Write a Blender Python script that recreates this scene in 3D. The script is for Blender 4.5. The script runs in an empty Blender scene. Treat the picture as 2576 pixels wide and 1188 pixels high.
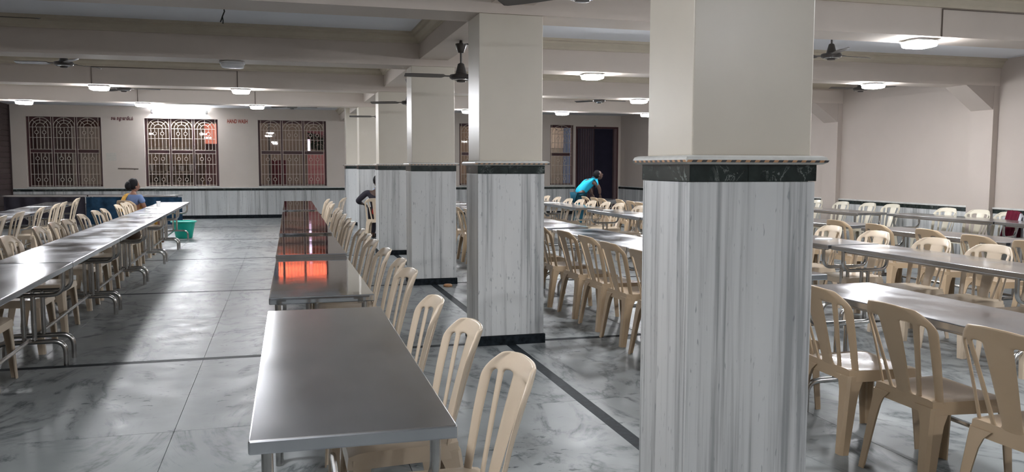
import bpy, bmesh, math, random
from mathutils import Vector, Matrix
random.seed(7)
R = math.radians
SC = bpy.context.scene
COL = SC.collection

# ------------------------------------------------------------------ camera, world, exposure
F_PX, YAW, PITCH, ROLL, CAM_H = 2090.38, 15.429, -4.757, 0.133, 1.5
def make_camera():
    y, p, r = R(YAW), R(PITCH), R(ROLL)
    f = Vector((math.sin(y)*math.cos(p), math.cos(y)*math.cos(p), math.sin(p)))
    rt = Vector((math.cos(y), -math.sin(y), 0)); up = rt.cross(f)
    r2 = rt*math.cos(r)+up*math.sin(r); u2 = up*math.cos(r)-rt*math.sin(r)
    cd = bpy.data.cameras.new('camera'); cd.sensor_fit = 'HORIZONTAL'; cd.sensor_width = 36
    cd.lens = F_PX/2576*36; cd.clip_start = .05; cd.clip_end = 200
    c = bpy.data.objects.new('camera', cd); COL.objects.link(c)
    m = Matrix((r2, u2, -f)).transposed().to_4x4(); m.translation = (0, 0, CAM_H)
    c.matrix_world = m; SC.camera = c
make_camera()
w = bpy.data.worlds.new('night'); SC.world = w; w.use_nodes = True
w.node_tree.nodes['Background'].inputs[0].default_value = (.05, .06, .09, 1)
w.node_tree.nodes['Background'].inputs[1].default_value = .3
SC.view_settings.view_transform = 'Standard'; SC.view_settings.look = 'None'
SC.view_settings.gamma = 1; SC.view_settings.use_curve_mapping = False
SC.view_settings.exposure = 2.42
LAMP = 48.0          # radiance of the ceiling panel diffusers
TUBE = 36.0

# ------------------------------------------------------------------ materials
class NT:
    def __init__(s, m): s.t = m.node_tree; s.n = s.t.nodes; s.l = s.t.links
    def add(s, typ, **kw):
        n = s.n.new(typ)
        for k, v in kw.items():
            if k == 'ins':
                for a, b in v.items():
                    if hasattr(b, 'is_output'): s.l.new(b, n.inputs[a])
                    else: n.inputs[a].default_value = b
            else: setattr(n, k, v)
        return n
    def ramp(s, fac, stops):
        n = s.add('ShaderNodeValToRGB', ins={'Fac': fac}); e = n.color_ramp.elements
        while len(e) > len(stops): e.remove(e[-1])
        while len(e) < len(stops): e.new(.5)
        for i, (p, c) in enumerate(stops):
            e[i].position = p; e[i].color = (*c, 1) if len(c) == 3 else c
        return n.outputs[0]
    def noise(s, vec, scale, detail=4, rough=.55, dist=0):
        return s.add('ShaderNodeTexNoise', ins={'Vector': vec, 'Scale': scale, 'Detail': detail, 'Roughness': rough, 'Distortion': dist}).outputs[0]
    def mapping(s, vec, scale=(1,1,1), loc=(0,0,0), rot=(0,0,0)):
        return s.add('ShaderNodeMapping', ins={'Vector': vec, 'Location': loc, 'Rotation': rot, 'Scale': scale}).outputs[0]
    def mix(s, fac, a, b, mode='MIX'):
        n = s.add('ShaderNodeMix', data_type='RGBA', blend_type=mode)
        for k, v in ((0, fac), (6, a), (7, b)):
            if hasattr(v, 'is_output'): s.l.new(v, n.inputs[k])
            else: n.inputs[k].default_value = v if not isinstance(v, tuple) or len(v) == 4 else (*v, 1)
        return n.outputs[2]
    def math(s, op, a, b=0.0):
        n = s.add('ShaderNodeMath', operation=op)
        for k, v in ((0, a), (1, b)):
            if hasattr(v, 'is_output'): s.l.new(v, n.inputs[k])
            else: n.inputs[k].default_value = v
        return n.outputs[0]
def new_mat(name):
    m = bpy.data.materials.new(name); m.use_nodes = True
    nt = NT(m); return m, nt, nt.n['Principled BSDF']
def plain(name, col, rough=.5, metal=0, var=.06, scale=6, bump=0, spec=.5, coat=0):
    """paint-like material: a base colour with faint noise mottling"""
    m, nt, b = new_mat(name)
    tc = nt.add('ShaderNodeTexCoord').outputs['Object']
    f = nt.noise(tc, scale, 5)
    lo = tuple(c*(1-var) for c in col); hi = tuple(min(1, c*(1+var)) for c in col)
    nt.l.new(nt.ramp(f, [(.3, lo), (.7, hi)]), b.inputs['Base Color'])
    b.inputs['Roughness'].default_value = rough; b.inputs['Metallic'].default_value = metal
    b.inputs['Specular IOR Level'].default_value = spec if rough < .6 else min(spec, .15); b.inputs['Coat Weight'].default_value = coat
    if bump:
        bn = nt.add('ShaderNodeBump', ins={'Height': nt.noise(tc, scale*12, 3), 'Strength': bump, 'Distance': .004})
        nt.l.new(bn.outputs[0], b.inputs['Normal'])
    return m
def emit(name, col, strength):
    m, nt, b = new_mat(name); b.inputs['Base Color'].default_value = (*col, 1)
    b.inputs['Emission Color'].default_value = (*col, 1); b.inputs['Emission Strength'].default_value = strength
    return m
M = {}
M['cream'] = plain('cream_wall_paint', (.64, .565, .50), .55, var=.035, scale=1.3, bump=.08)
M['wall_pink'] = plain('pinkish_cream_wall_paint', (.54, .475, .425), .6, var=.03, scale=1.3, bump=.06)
M['shaft'] = plain('column_enamel_paint', (.64, .59, .50), .33, var=.03, scale=2, bump=.05)
M['cornice'] = plain('cornice_paint', (.56, .50, .40), .6, var=.05, scale=4)
M['ceiling'] = plain('ceiling_whitewash', (.82, .835, .87), .8, var=.02, scale=1)
M['rose'] = plain('plaster_rose', (.62, .60, .52), .7, var=.08, scale=20)
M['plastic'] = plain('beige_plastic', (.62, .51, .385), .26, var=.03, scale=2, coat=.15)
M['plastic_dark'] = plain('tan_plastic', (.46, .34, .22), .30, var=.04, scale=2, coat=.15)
M['plastic_cream'] = plain('cream_plastic', (.78, .72, .58), .28, var=.03, scale=2, coat=.15)
M['fan'] = plain('fan_brown_enamel', (.045, .038, .034), .3, var=.1)
M['fan_blade'] = plain('fan_blade_enamel', (.07, .06, .055), .4, var=.1)
M['chrome'] = plain('bright_trim', (.6, .6, .6), .2, 1)
M['maroon'] = plain('maroon_window_paint', (.07, .022, .024), .45, var=.1)
M['grille'] = plain('grille_cream_paint', (.55, .48, .42), .5, var=.08, scale=10)
M['dark_brown'] = plain('dark_brown_shutter', (.045, .025, .024), .5, var=.15)
M['navy'] = plain('doorway_darkness', (.020, .018, .034), .6, var=.1)  # darkness of the open doorway put into the colour
M['door_frame'] = plain('door_frame_brown', (.14, .09, .09), .5, var=.1)
M['plum_slat'] = plain('plum_slat', (.05, .024, .032), .45, var=.1)
M['joint'] = plain('floor_joint', (.30, .31, .31), .8)
M['black_stone'] = plain('black_granite', (.014, .018, .022), .5, var=.5, scale=25, spec=.06)
M['fixture'] = plain('fixture_white', (.75, .75, .75), .4)
M['fixture_dark'] = plain('fixture_cap', (.2, .19, .18), .5)
M['wire'] = plain('wire', (.03, .03, .03), .6)
M['conduit'] = plain('conduit', (.16, .13, .11), .6)
M['teal'] = plain('green_tub_plastic', (.0, .36, .27), .35, var=.04)
M['blue_cloth'] = plain('blue_cloth', (.016, .045, .085), .85, var=.3, scale=8)
M['maroon_cloth'] = plain('maroon_cloth', (.12, .008, .024), .8, var=.3, scale=10)
M['pale_cloth'] = plain('pale_cloth', (.62, .62, .66), .85, var=.1, scale=10)
M['skin'] = plain('brown_skin', (.20, .095, .06), .5, var=.06, scale=20)
M['skin_dark'] = plain('dark_brown_skin', (.085, .045, .032), .5, var=.06, scale=20)
M['hair'] = plain('black_hair', (.008, .007, .008), .65, var=.2, scale=40)
M['blue_blouse'] = plain('slate_blue_blouse', (.12, .17, .30), .8, var=.1)
M['sari'] = plain('mustard_sari', (.42, .24, .05), .75, var=.35, scale=14)
M['cyan'] = plain('turquoise_shirt', (.02, .36, .52), .75, var=.08, scale=8)
M['teal_pants'] = plain('dark_teal_trousers', (.01, .06, .09), .8, var=.1)
M['grey_shirt'] = plain('charcoal_shirt', (.035, .032, .042), .8, var=.15)
M['red_cloth'] = plain('red_vest', (.42, .03, .025), .75, var=.1)
M['blue_collar'] = plain('pale_blue_collar', (.3, .4, .6), .8)
M['paper'] = plain('paper_note', (.62, .58, .52), .8, var=.05, scale=30)
M['paper_cup'] = plain('paper_cup', (.85, .85, .83), .5)
M['red_ink'] = plain('red_lettering', (.33, .06, .03), .7)
M['maroon_ink'] = plain('maroon_lettering', (.12, .02, .03), .7)
M['bag'] = plain('brown_bag', (.05, .03, .02), .6)
M['pink'] = plain('pink_wall', (.55, .22, .25), .7, var=.08, scale=2)
M['purple_door'] = plain('mauve_door', (.19, .09, .10), .5, var=.08)
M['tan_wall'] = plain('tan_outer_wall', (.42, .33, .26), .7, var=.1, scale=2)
M['grey_shelf'] = plain('grey_shelf', (.35, .32, .29), .5, var=.1)
M['white_door'] = plain('whitewashed_planks', (.60, .53, .47), .6, var=.08)
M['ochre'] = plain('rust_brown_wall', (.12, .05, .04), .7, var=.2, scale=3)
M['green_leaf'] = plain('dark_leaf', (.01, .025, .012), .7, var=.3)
M['lamp'] = emit('lit_diffuser', (.95, .97, 1.01), LAMP)
M['tube'] = emit('lit_tube', (.95, .98, 1.02), TUBE)
M['orange_glow'] = emit('orange_glow_board', (1.0, .17, .085), .75)
M['salmon_glow'] = emit('salmon_glow_board', (.62, .20, .14), .26)
M['mauve_tube'] = emit('lit_violet_tube', (.62, .5, .75), .9)

def mk_steel(r0, r1, name, k=1.0):
    m, nt, b = new_mat(name)
    tc = nt.add('ShaderNodeTexCoord').outputs['Object']
    oi = nt.add('ShaderNodeObjectInfo')
    off = nt.add('ShaderNodeVectorMath', operation='MULTIPLY_ADD', ins={0: (37., 11., 5.), 2: tc})
    nt.l.new(oi.outputs['Random'], off.inputs[0]); off.inputs[1].default_value = (37, 11, 5)
    v = off.outputs[0]
    f = nt.noise(nt.mapping(v, (3, 1.2, 3)), 1.6, 4)
    nt.l.new(nt.ramp(f, [(.3, (.56*k, .575*k, .60*k)), (.7, (.68*k, .69*k, .715*k))]), b.inputs['Base Color'])
    b.inputs['Metallic'].default_value = 1
    sm = nt.noise(nt.mapping(v, (1.5, 1, 1)), 2.2, 5)
    nt.l.new(nt.ramp(sm, [(.35, (r0,)*3), (.65, (r1,)*3)]), b.inputs['Roughness'])
    h = nt.noise(nt.mapping(v, (1.2, 1, 1)), 2.5, 2)
    sc = nt.noise(nt.mapping(v, (18, 160, 18)), 1, 2)
    hh = nt.math('ADD', nt.math('MULTIPLY', h, 1.0), nt.math('MULTIPLY', sc, .012))
    bn = nt.add('ShaderNodeBump', ins={'Height': hh, 'Strength': .045, 'Distance': .012})
    nt.l.new(bn.outputs[0], b.inputs['Normal'])
    return m
M['steel'] = mk_steel(.025, .075, 'polished_steel'); M['steel_scuffed'] = mk_steel(.15, .22, 'scuffed_steel', .98); M['steel_worn'] = mk_steel(.13, .26, 'worn_brushed_steel', .8)
M['pipe'] = plain('steel_pipe', (.50, .49, .475), .22, 1, var=.15, scale=9)

def mk_marble_floor():
    m, nt, b = new_mat('polished_white_marble')
    tc = nt.add('ShaderNodeTexCoord').outputs['Object']
    oi = nt.add('ShaderNodeObjectInfo')
    seed = nt.add('ShaderNodeCombineXYZ', ins={0: oi.outputs['Object Index'], 1: nt.math('MULTIPLY', oi.outputs['Object Index'], 1.7), 2: nt.math('MULTIPLY', oi.outputs['Object Index'], .31)}).outputs[0]
    v = nt.add('ShaderNodeVectorMath', operation='ADD', ins={0: tc, 1: seed}).outputs[0]
    wv = nt.noise(nt.mapping(v, (1, .45, 1), rot=(0, 0, .6)), 1.3, 7, .62, 1.6)
    veins = nt.ramp(nt.math('ABSOLUTE', nt.math('SUBTRACT', wv, .5)), [(0, (1, 1, 1)), (.012, (.6, .6, .6)), (.05, (0, 0, 0))])
    brk = nt.ramp(nt.noise(v, 6, 4), [(.40, (.15,)*3), (.58, (1, 1, 1))])
    blot = nt.ramp(nt.noise(nt.mapping(v, (3.4, 6, 1), rot=(0, 0, .5)), 3.2, 6, .6, .4), [(.60, (0, 0, 0)), (.66, (1, 1, 1))])
    zone = nt.ramp(nt.noise(nt.mapping(v, (1.3, .7, 1)), 1.25, 3), [(.50, (.0,)*3), (.60, (1, 1, 1))])
    mask = nt.math('MAXIMUM', nt.math('MULTIPLY', nt.math('MULTIPLY', veins, brk), .95), nt.math('MULTIPLY', blot, zone))
    base = nt.ramp(nt.noise(v, 1.1, 5), [(.3, (.20, .212, .214)), (.7, (.265, .279, .278))])
    col = nt.mix(nt.math('MULTIPLY', mask, .92), base, (.035, .043, .05))
    nt.l.new(col, b.inputs['Base Color'])
    nt.l.new(nt.ramp(nt.noise(v, 5, 4), [(.3, (.30,)*3), (.75, (.43,)*3)]), b.inputs['Roughness'])
    b.inputs['Specular IOR Level'].default_value = .11
    return m
M['floor'] = mk_marble_floor()

def mk_marble_panel():
    m, nt, b = new_mat('grey_streaked_marble')
    tc = nt.add('ShaderNodeTexCoord').outputs['Object']
    oi = nt.add('ShaderNodeObjectInfo')
    seed = nt.math('MULTIPLY', oi.outputs['Random'], 40.)
    v = nt.add('ShaderNodeVectorMath', operation='ADD', ins={0: tc, 1: nt.add('ShaderNodeCombineXYZ', ins={0: seed, 1: seed, 2: seed}).outputs[0]}).outputs[0]
    s1 = nt.noise(nt.mapping(v, (8, 8, .16)), 1, 6, .66, .2)
    s2 = nt.noise(nt.mapping(v, (46, 46, 1.1)), 1, 5, .6)
    fl = nt.noise(nt.mapping(v, (70, 70, 13)), 1, 2)
    base = nt.ramp(nt.noise(nt.mapping(v, (2.2, 2.2, .5)), 1, 3), [(.3, (.58, .595, .595)), (.7, (.71, .72, .71))])
    str1 = nt.ramp(s1, [(.47, (0, 0, 0)), (.60, (1, 1, 1))])
    str2 = nt.ramp(s2, [(.42, (0, 0, 0)), (.62, (1, 1, 1))])
    mask = nt.math('MULTIPLY', str1, nt.math('ADD', nt.math('MULTIPLY', str2, .9), .25))
    c1 = nt.mix(nt.math('MINIMUM', nt.math('MULTIPLY', mask, .8), .66), base, (.17, .18, .185))
    fleck = nt.ramp(fl, [(.66, (0, 0, 0)), (.72, (1, 1, 1))])
    c2 = nt.mix(nt.math('MULTIPLY', fleck, .55), c1, (.14, .16, .18))
    nt.l.new(c2, b.inputs['Base Color']); b.inputs['Roughness'].default_value = .3
    return m
M['marble'] = mk_marble_panel()

def mk_green():
    m, nt, b = new_mat('dark_green_marble')
    tc = nt.add('ShaderNodeTexCoord').outputs['Object']
    oi = nt.add('ShaderNodeObjectInfo'); seed = nt.math('MULTIPLY', oi.outputs['Random'], 30.)
    v = nt.add('ShaderNodeVectorMath', operation='ADD', ins={0: tc, 1: nt.add('ShaderNodeCombineXYZ', ins={0: seed, 1: seed, 2: seed}).outputs[0]}).outputs[0]
    n1 = nt.noise(v, 9, 6, .65, 1.5)
    vein = nt.ramp(nt.math('ABSOLUTE', nt.math('SUBTRACT', n1, .5)), [(0, (1, 1, 1)), (.025, (0, 0, 0))])
    z = nt.ramp(nt.noise(v, 5, 2), [(.55, (0, 0, 0)), (.68, (1, 1, 1))])
    col = nt.mix(nt.math('MULTIPLY', nt.math('MULTIPLY', vein, z), .8), nt.ramp(nt.noise(v, 20, 4), [(.3, (.008, .014, .014)), (.7, (.022, .034, .032))]), (.32, .36, .34))
    nt.l.new(col, b.inputs['Base Color']); b.inputs['Roughness'].default_value = .17
    return m
M['green'] = mk_green()
M['white_stone'] = plain('white_marble_moulding', (.60, .60, .57), .35, var=.12, scale=14)
M['chip_dark'] = plain('black_inlay', (.03, .03, .03), .35)
M['chip_orange'] = plain('orange_inlay', (.42, .22, .10), .4, var=.2, scale=60)

def mk_glass():
    m = bpy.data.materials.new('window_glass'); m.use_nodes = True; nt = NT(m)
    for n in list(nt.n):
        if n.type == 'BSDF_PRINCIPLED': nt.n.remove(n)
    out = [n for n in nt.n if n.type == 'OUTPUT_MATERIAL'][0]
    tr = nt.add('ShaderNodeBsdfTransparent', ins={'Color': (.82, .80, .78, 1)})
    gl = nt.add('ShaderNodeBsdfGlossy', ins={'Color': (1, 1, 1, 1), 'Roughness': .015})
    fr = nt.add('ShaderNodeFresnel', ins={'IOR': 1.45})
    mx = nt.add('ShaderNodeMixShader', ins={0: fr.outputs[0]})
    nt.l.new(tr.outputs[0], mx.inputs[1]); nt.l.new(gl.outputs[0], mx.inputs[2]); nt.l.new(mx.outputs[0], out.inputs[0])
    return m
M['glass'] = mk_glass()

# ------------------------------------------------------------------ geometry helpers
def box(bm, x0, y0, z0, x1, y1, z1):
    v = [bm.verts.new(p) for p in ((x0,y0,z0),(x1,y0,z0),(x1,y1,z0),(x0,y1,z0),(x0,y0,z1),(x1,y0,z1),(x1,y1,z1),(x0,y1,z1))]
    for f in ((3,2,1,0),(4,5,6,7),(0,1,5,4),(1,2,6,5),(2,3,7,6),(3,0,4,7)): bm.faces.new([v[i] for i in f])
def loft(bm, rings, cap=True, closed=True):
    R_ = [[bm.verts.new(p) for p in r] for r in rings]
    n = len(R_[0])
    for a, b in zip(R_, R_[1:]):
        for i in range(n if closed else n-1):
            j = (i+1) % n; bm.faces.new((a[i], a[j], b[j], b[i]))
    if cap:
        bm.faces.new(R_[0][::-1]); bm.faces.new(R_[-1])
def tube(bm, pts, r, n=10, cap=True):
    pts = [Vector(p) for p in pts]; rings = []; prev = None
    for i, p in enumerate(pts):
        t = ((pts[min(i+1, len(pts)-1)]-p).normalized()+(p-pts[max(i-1, 0)]).normalized()).normalized()
        if prev is None:
            a = Vector((0,0,1)) if abs(t.z) < .9 else Vector((0,1,0)); u = t.cross(a).normalized()
        else: u = (prev-t*prev.dot(t)).normalized()
        prev = u; q = t.cross(u); rr = r[i] if isinstance(r, (list, tuple)) else r
        rings.append([p+(u*math.cos(2*math.pi*k/n)+q*math.sin(2*math.pi*k/n))*rr for k in range(n)])
    loft(bm, rings, cap)
def bend(pts, rad, seg=5):
    """polyline with rounded corners"""
    pts = [Vector(p) for p in pts]; out = [pts[0]]
    for a, b, c in zip(pts, pts[1:], pts[2:]):
        d1 = (a-b).normalized(); d2 = (c-b).normalized(); rr = min(rad, (a-b).length*.49, (c-b).length*.49)
        p1 = b+d1*rr; p2 = b+d2*rr
        for k in range(seg+1):
            t = k/seg; out.append(p1*(1-t)**2+b*2*t*(1-t)+p2*t*t)
    out.append(pts[-1]); return out
def lathe(bm, prof, n=24, c=(0,0,0)):
    rings = [[(c[0]+r*math.cos(2*math.pi*k/n), c[1]+r*math.sin(2*math.pi*k/n), c[2]+z) for k in range(n)] for r, z in prof]
    loft(bm, rings)
def prism(bm, poly, axis, a, b):
    """extrude a 2-D polygon along axis 'x' (poly = y,z) or 'y' (poly = x,z) or 'z'"""
    f = {'x': lambda p, t: (t, p[0], p[1]), 'y': lambda p, t: (p[0], t, p[1]), 'z': lambda p, t: (p[0], p[1], t)}[axis]
    loft(bm, [[f(p, a) for p in poly], [f(p, b) for p in poly]])
def mesh(name, bm, mat, smooth=35, bevel=0):
    bmesh.ops.recalc_face_normals(bm, faces=bm.faces)
    if bevel:
        es = [e for e in bm.edges if len(e.link_faces) == 2 and e.calc_face_angle(0) > .6]
        bmesh.ops.bevel(bm, geom=es, offset=bevel, segments=2, profile=.5, affect='EDGES', clamp_overlap=True)
    me = bpy.data.meshes.new(name); bm.to_mesh(me); bm.free()
    me.materials.append(M[mat] if isinstance(mat, str) else mat)
    if smooth:
        me.polygons.foreach_set('use_smooth', [True]*len(me.polygons)); me.set_sharp_from_angle(angle=R(smooth))
    return me
def obj(name, me, parent=None, loc=(0,0,0), rot=(0,0,0), **props):
    o = bpy.data.objects.new(name, me); COL.objects.link(o)
    o.location = loc; o.rotation_euler = rot
    if parent: o.parent = parent
    for k, v in props.items(): o[k] = v
    return o
def B(*a, **k):
    bm = bmesh.new(); box(bm, *a); return bm
def thing(name, label, cat, loc=(0,0,0), rz=0, group=None, kind=None, me=None):
    o = obj(name, me, None, loc, (0, 0, rz), label=label, category=cat)
    if group: o['group'] = group
    if kind: o['kind'] = kind
    return o
def copy_tree(o, loc, rot, label=None, group=None, mats=None):
    def rec(s, par):
        c = s.copy(); COL.objects.link(c)
        if par: c.parent = par
        for k in s.children: rec(k, c)
        return c
    r = rec(o, None); r.location = loc; r.rotation_euler = rot
    if label: r['label'] = label
    if group: r['group'] = group
    return r
ORD = ['nearest', 'second-nearest', 'third-nearest', 'fourth', 'fifth', 'sixth', 'seventh', 'eighth', 'ninth', 'tenth', 'eleventh', 'twelfth', 'thirteenth', 'fourteenth', 'fifteenth', 'sixteenth', 'seventeenth', 'eighteenth', 'nineteenth', 'twentieth']

# ------------------------------------------------------------------ layout constants
Y0, S, CW, CD = 2.995, 3.702, .573, .444        # first column front, bay, column width, depth
CX = 1.557
YC = [Y0+S*i for i in range(6)]
YB = 25.2                                        # back wall inner face
XL, XR, YN = -7.05, 10.6, -6.5                   # side walls, wall behind the camera
ZS, ZC = 2.75, 3.15                              # beam soffit, ceiling

# ------------------------------------------------------------------ room shell
def structure(name, me, label, cat, loc=(0,0,0)):
    return thing(name, label, cat, loc, kind='structure', me=me)
floor = structure('floor', mesh('floor', B(XL-.2, YN-.2, -.12, XR+.2, YB+.25, -.014), 'joint', 0), 'polished white marble slab floor with black border strips', 'floor')
ceiling = structure('ceiling', mesh('ceiling', B(XL-.2, YN-.2, ZC, XR+.2, YB+.25, ZC+.15), 'ceiling', 0), 'pale grey whitewashed ceiling between the deep cream beams', 'ceiling')
# slabs and strips
SX, G = 1.8, .0025
STR = [YC[i]+.06 for i in range(6)]
def slab_mesh(wx, wy):
    bm = bmesh.new(); box(bm, 0, 0, -.016, wx, wy, 0)
    return mesh('slab', bm, 'floor', 0, .0015)
xs = []
x = SX+.08
while x < XR-.05: x2 = min(x+1.21, XR); xs.append((x, x2)); x = x2
x = SX
while x > XL+.05: x2 = max(x-1.21, XL); xs.append((x2, x)); x = x2
ys = []
lines = [Y0+.06-S*2, Y0+.06-S]+STR+[YB]
for a, b in zip(lines, lines[1:]):
    a2 = a+.08 if a > -20 else a
    n = 2 if b-a > 2.5 else 1
    for k in range(n): ys.append((a2+(b-a2)*k/n, a2+(b-a2)*(k+1)/n))
cache = {}; idx = 0
for j, (ya, yb) in enumerate(ys):
    for (xa, xb) in xs:
        wx, wy = round(xb-xa-G, 3), round(yb-ya-G, 3)
        col_i = round((xa-(SX if xa < SX else SX+.08))/1.21)
        if (wx, wy) not in cache: cache[(wx, wy)] = slab_mesh(wx, wy)
        o = obj('slab', cache[(wx, wy)], floor)
        flip = col_i % 2 == 0
        o.location = (xb-G/2 if flip else xa+G/2, ya+G/2, 0)
        if flip: o.scale = (-1, 1, 1)
        pair = (col_i+1)//2
        o.pass_index = 3+(pair+20)*17 % 83+j*29 % 61*3
for a in lines[:-1]:
    obj('border_strip', mesh('border_strip', B(XL, a, -.016, SX, a+.08, -.0005), 'black_stone', 0), floor)
    obj('border_strip', mesh('border_strip', B(SX+.08, a, -.016, XR, a+.08, -.0005), 'black_stone', 0), floor)
obj('border_strip', mesh('border_strip', B(SX, YN, -.016, SX+.08, YB, -.0005), 'black_stone', 0), floor)

# walls
ZW0, ZW1 = .93, 2.83
WIN = [(-6.64, -4.78), (-3.68, -1.74), (-.65, 1.27), (5.27, 7.2), (8.21, 8.99)]
DOOR = (9.06, 10.52, 2.79)
def wall_back():
    bm = bmesh.new(); y1 = YB+.22
    edges = [XL]
    for a, b in WIN: edges += [a, b]
    x = XL
    for a, b in WIN:
        box(bm, x, YB, 0, a, y1, ZC); box(bm, a, YB, 0, b, y1, ZW0); box(bm, a, YB, ZW1, b, y1, ZC); x = b
    box(bm, x, YB, 0, DOOR[0], y1, ZC); box(bm, DOOR[0], YB, DOOR[2], DOOR[1], y1, ZC); box(bm, DOOR[1], YB, 0, XR, y1, ZC)
    return structure('wall_back', mesh('wall_back', bm, 'cream', 0), 'cream back wall with barred windows above a marble dado', 'wall')
wb = wall_back()
def dado(parent, x0, x1, place, zt=.80):
    """streaked marble panels, black band, ledge and black skirting along a wall; place(u0,u1,z0,z1,proud) -> box args"""
    n = max(1, round((x1-x0)/.61)); w_ = (x1-x0)/n
    for k in range(n):
        a, b = x0+w_*k, x0+w_*(k+1)
        obj('dado_panel', mesh('dado_panel', B(*place(a+.002, b-.002, .1, zt, .02)), 'marble', 0), parent)
    n = max(1, round((x1-x0)/1.2)); w_ = (x1-x0)/n
    for k in range(n):
        a, b = x0+w_*k, x0+w_*(k+1)
        obj('band_slab', mesh('band_slab', B(*place(a+.0015, b-.0015, zt+.002, zt+.065, .024)), 'green', 0), parent)
    bm = bmesh.new(); box(bm, *place(x0, x1, zt+.066, zt+.095, .04))
    obj('ledge', mesh('ledge', bm, 'white_stone', 0, .006), parent)
    obj('skirting', mesh('skirting', B(*place(x0, x1, 0, .099, .025)), 'black_stone', 0), parent)
pb = lambda a, b, z0, z1, d: (a, YB-d, z0, b, YB, z1)
dado(wb, XL, DOOR[0]-.02, pb); dado(wb, DOOR[1]+.02, XR, pb)
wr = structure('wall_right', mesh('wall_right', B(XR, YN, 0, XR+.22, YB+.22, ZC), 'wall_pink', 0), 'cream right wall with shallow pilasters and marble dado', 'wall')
pr = lambda a, b, z0, z1, d: (XR-d, a, z0, XR, b, z1)
prev = 5.0
for y in YC[1:]:
    dado(wr, prev, y-.001, pr); prev = y+CD+.001
dado(wr, prev, YB-.03, pr)
wl = structure('wall_left', mesh('wall_left', B(XL-.22, YN, 0, XL, YB+.22, ZC), 'cream', 0), 'cream left wall at the edge of the hall', 'wall')
wn = structure('wall_near', mesh('wall_near', B(XL-.2, YN-.22, 0, XR+.2, YN, ZC), 'cream', 0), 'cream wall behind the camera', 'wall')
# brown shutter on the left wall by the back corner
sh = thing('roller_shutter', 'dark brown slatted shutter at the far left corner', 'shutter', (XL, 23.0, 0))
for k in range(22): obj('slat', mesh('slat', B(.002, 0, .02+k*.142, .03, 2.12, .02+k*.142+.138), 'dark_brown', 0, .008), sh)
obj('guide_rail', mesh('guide_rail', B(.002, 2.12, 0, .06, 2.16, ZC-.02), 'dark_brown', 0), sh)
obj('guide_rail', mesh('guide_rail', B(.002, -.04, 0, .06, 0, ZC-.02), 'dark_brown', 0), sh)
# pilasters with haunches
for i, y in enumerate(YC[:5]):
    bm = bmesh.new(); box(bm, XR-.1, y, 0, XR+.001, y+CD, ZS)
    prism(bm, [(XR-.62, ZS+.002), (XR-.1, ZS-.36), (XR-.099, ZS+.002)], 'y', y+.01, y+CD-.01)
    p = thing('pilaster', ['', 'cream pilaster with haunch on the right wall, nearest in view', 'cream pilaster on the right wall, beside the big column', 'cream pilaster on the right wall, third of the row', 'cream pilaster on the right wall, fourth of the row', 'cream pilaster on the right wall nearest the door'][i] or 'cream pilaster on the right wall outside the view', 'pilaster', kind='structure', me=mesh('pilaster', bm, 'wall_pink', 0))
# beams, with cornices where they meet the ceiling
def cornice_poly(s): return [(0, ZC-.13), (s*.03, ZC-.13), (s*.035, ZC-.10), (s*.075, ZC-.06), (s*.08, ZC-.035), (s*.12, ZC-.03), (s*.12, ZC), (0, ZC)]
BXL, BXR = 1.67, 2.03
nm = ['beam nearest the camera', 'beam over the big front column', 'beam over the second column', 'beam over the third column', 'beam over the fourth column', 'beam over the fifth column', 'beam over the farthest column']
for i, y in enumerate([Y0-2*S, Y0-S]+YC[:5]):
    bm = bmesh.new(); box(bm, XL, y, ZS, XR, y+CD, ZC)
    bo = thing('cross_beam', 'cream concrete cross '+('beam behind the camera, first', 'beam behind the camera, second', *nm[1:])[i], 'beam', kind='structure', me=mesh('cross_beam', bm, 'cream', 0))
    for s, yy in ((-1, y), (1, y+CD)):
        for a, b in ((XL, BXL), (BXR, XR)):
            bm = bmesh.new(); prism(bm, [(yy+p, z) for p, z in cornice_poly(s)], 'x', a, b); obj('cornice', mesh('cornice', bm, 'cornice', 25), bo)
bm = bmesh.new(); box(bm, BXL, YN, 2.83, BXR, YB, ZC)
lb = thing('long_beam', 'cream long beam running over the row of columns', 'beam', kind='structure', me=mesh('long_beam', bm, 'cream', 0))
yy_ = [Y0-2*S, Y0-S]+YC[:5]+[YB]
for a, b in zip(yy_, yy_[1:]):
    for s, xx in ((-1, BXL), (1, BXR)):
        bm = bmesh.new(); prism(bm, [(xx+p, z) for p, z in cornice_poly(s)], 'y', a+CD, b); obj('cornice', mesh('cornice', bm, 'cornice', 25), lb)

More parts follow.
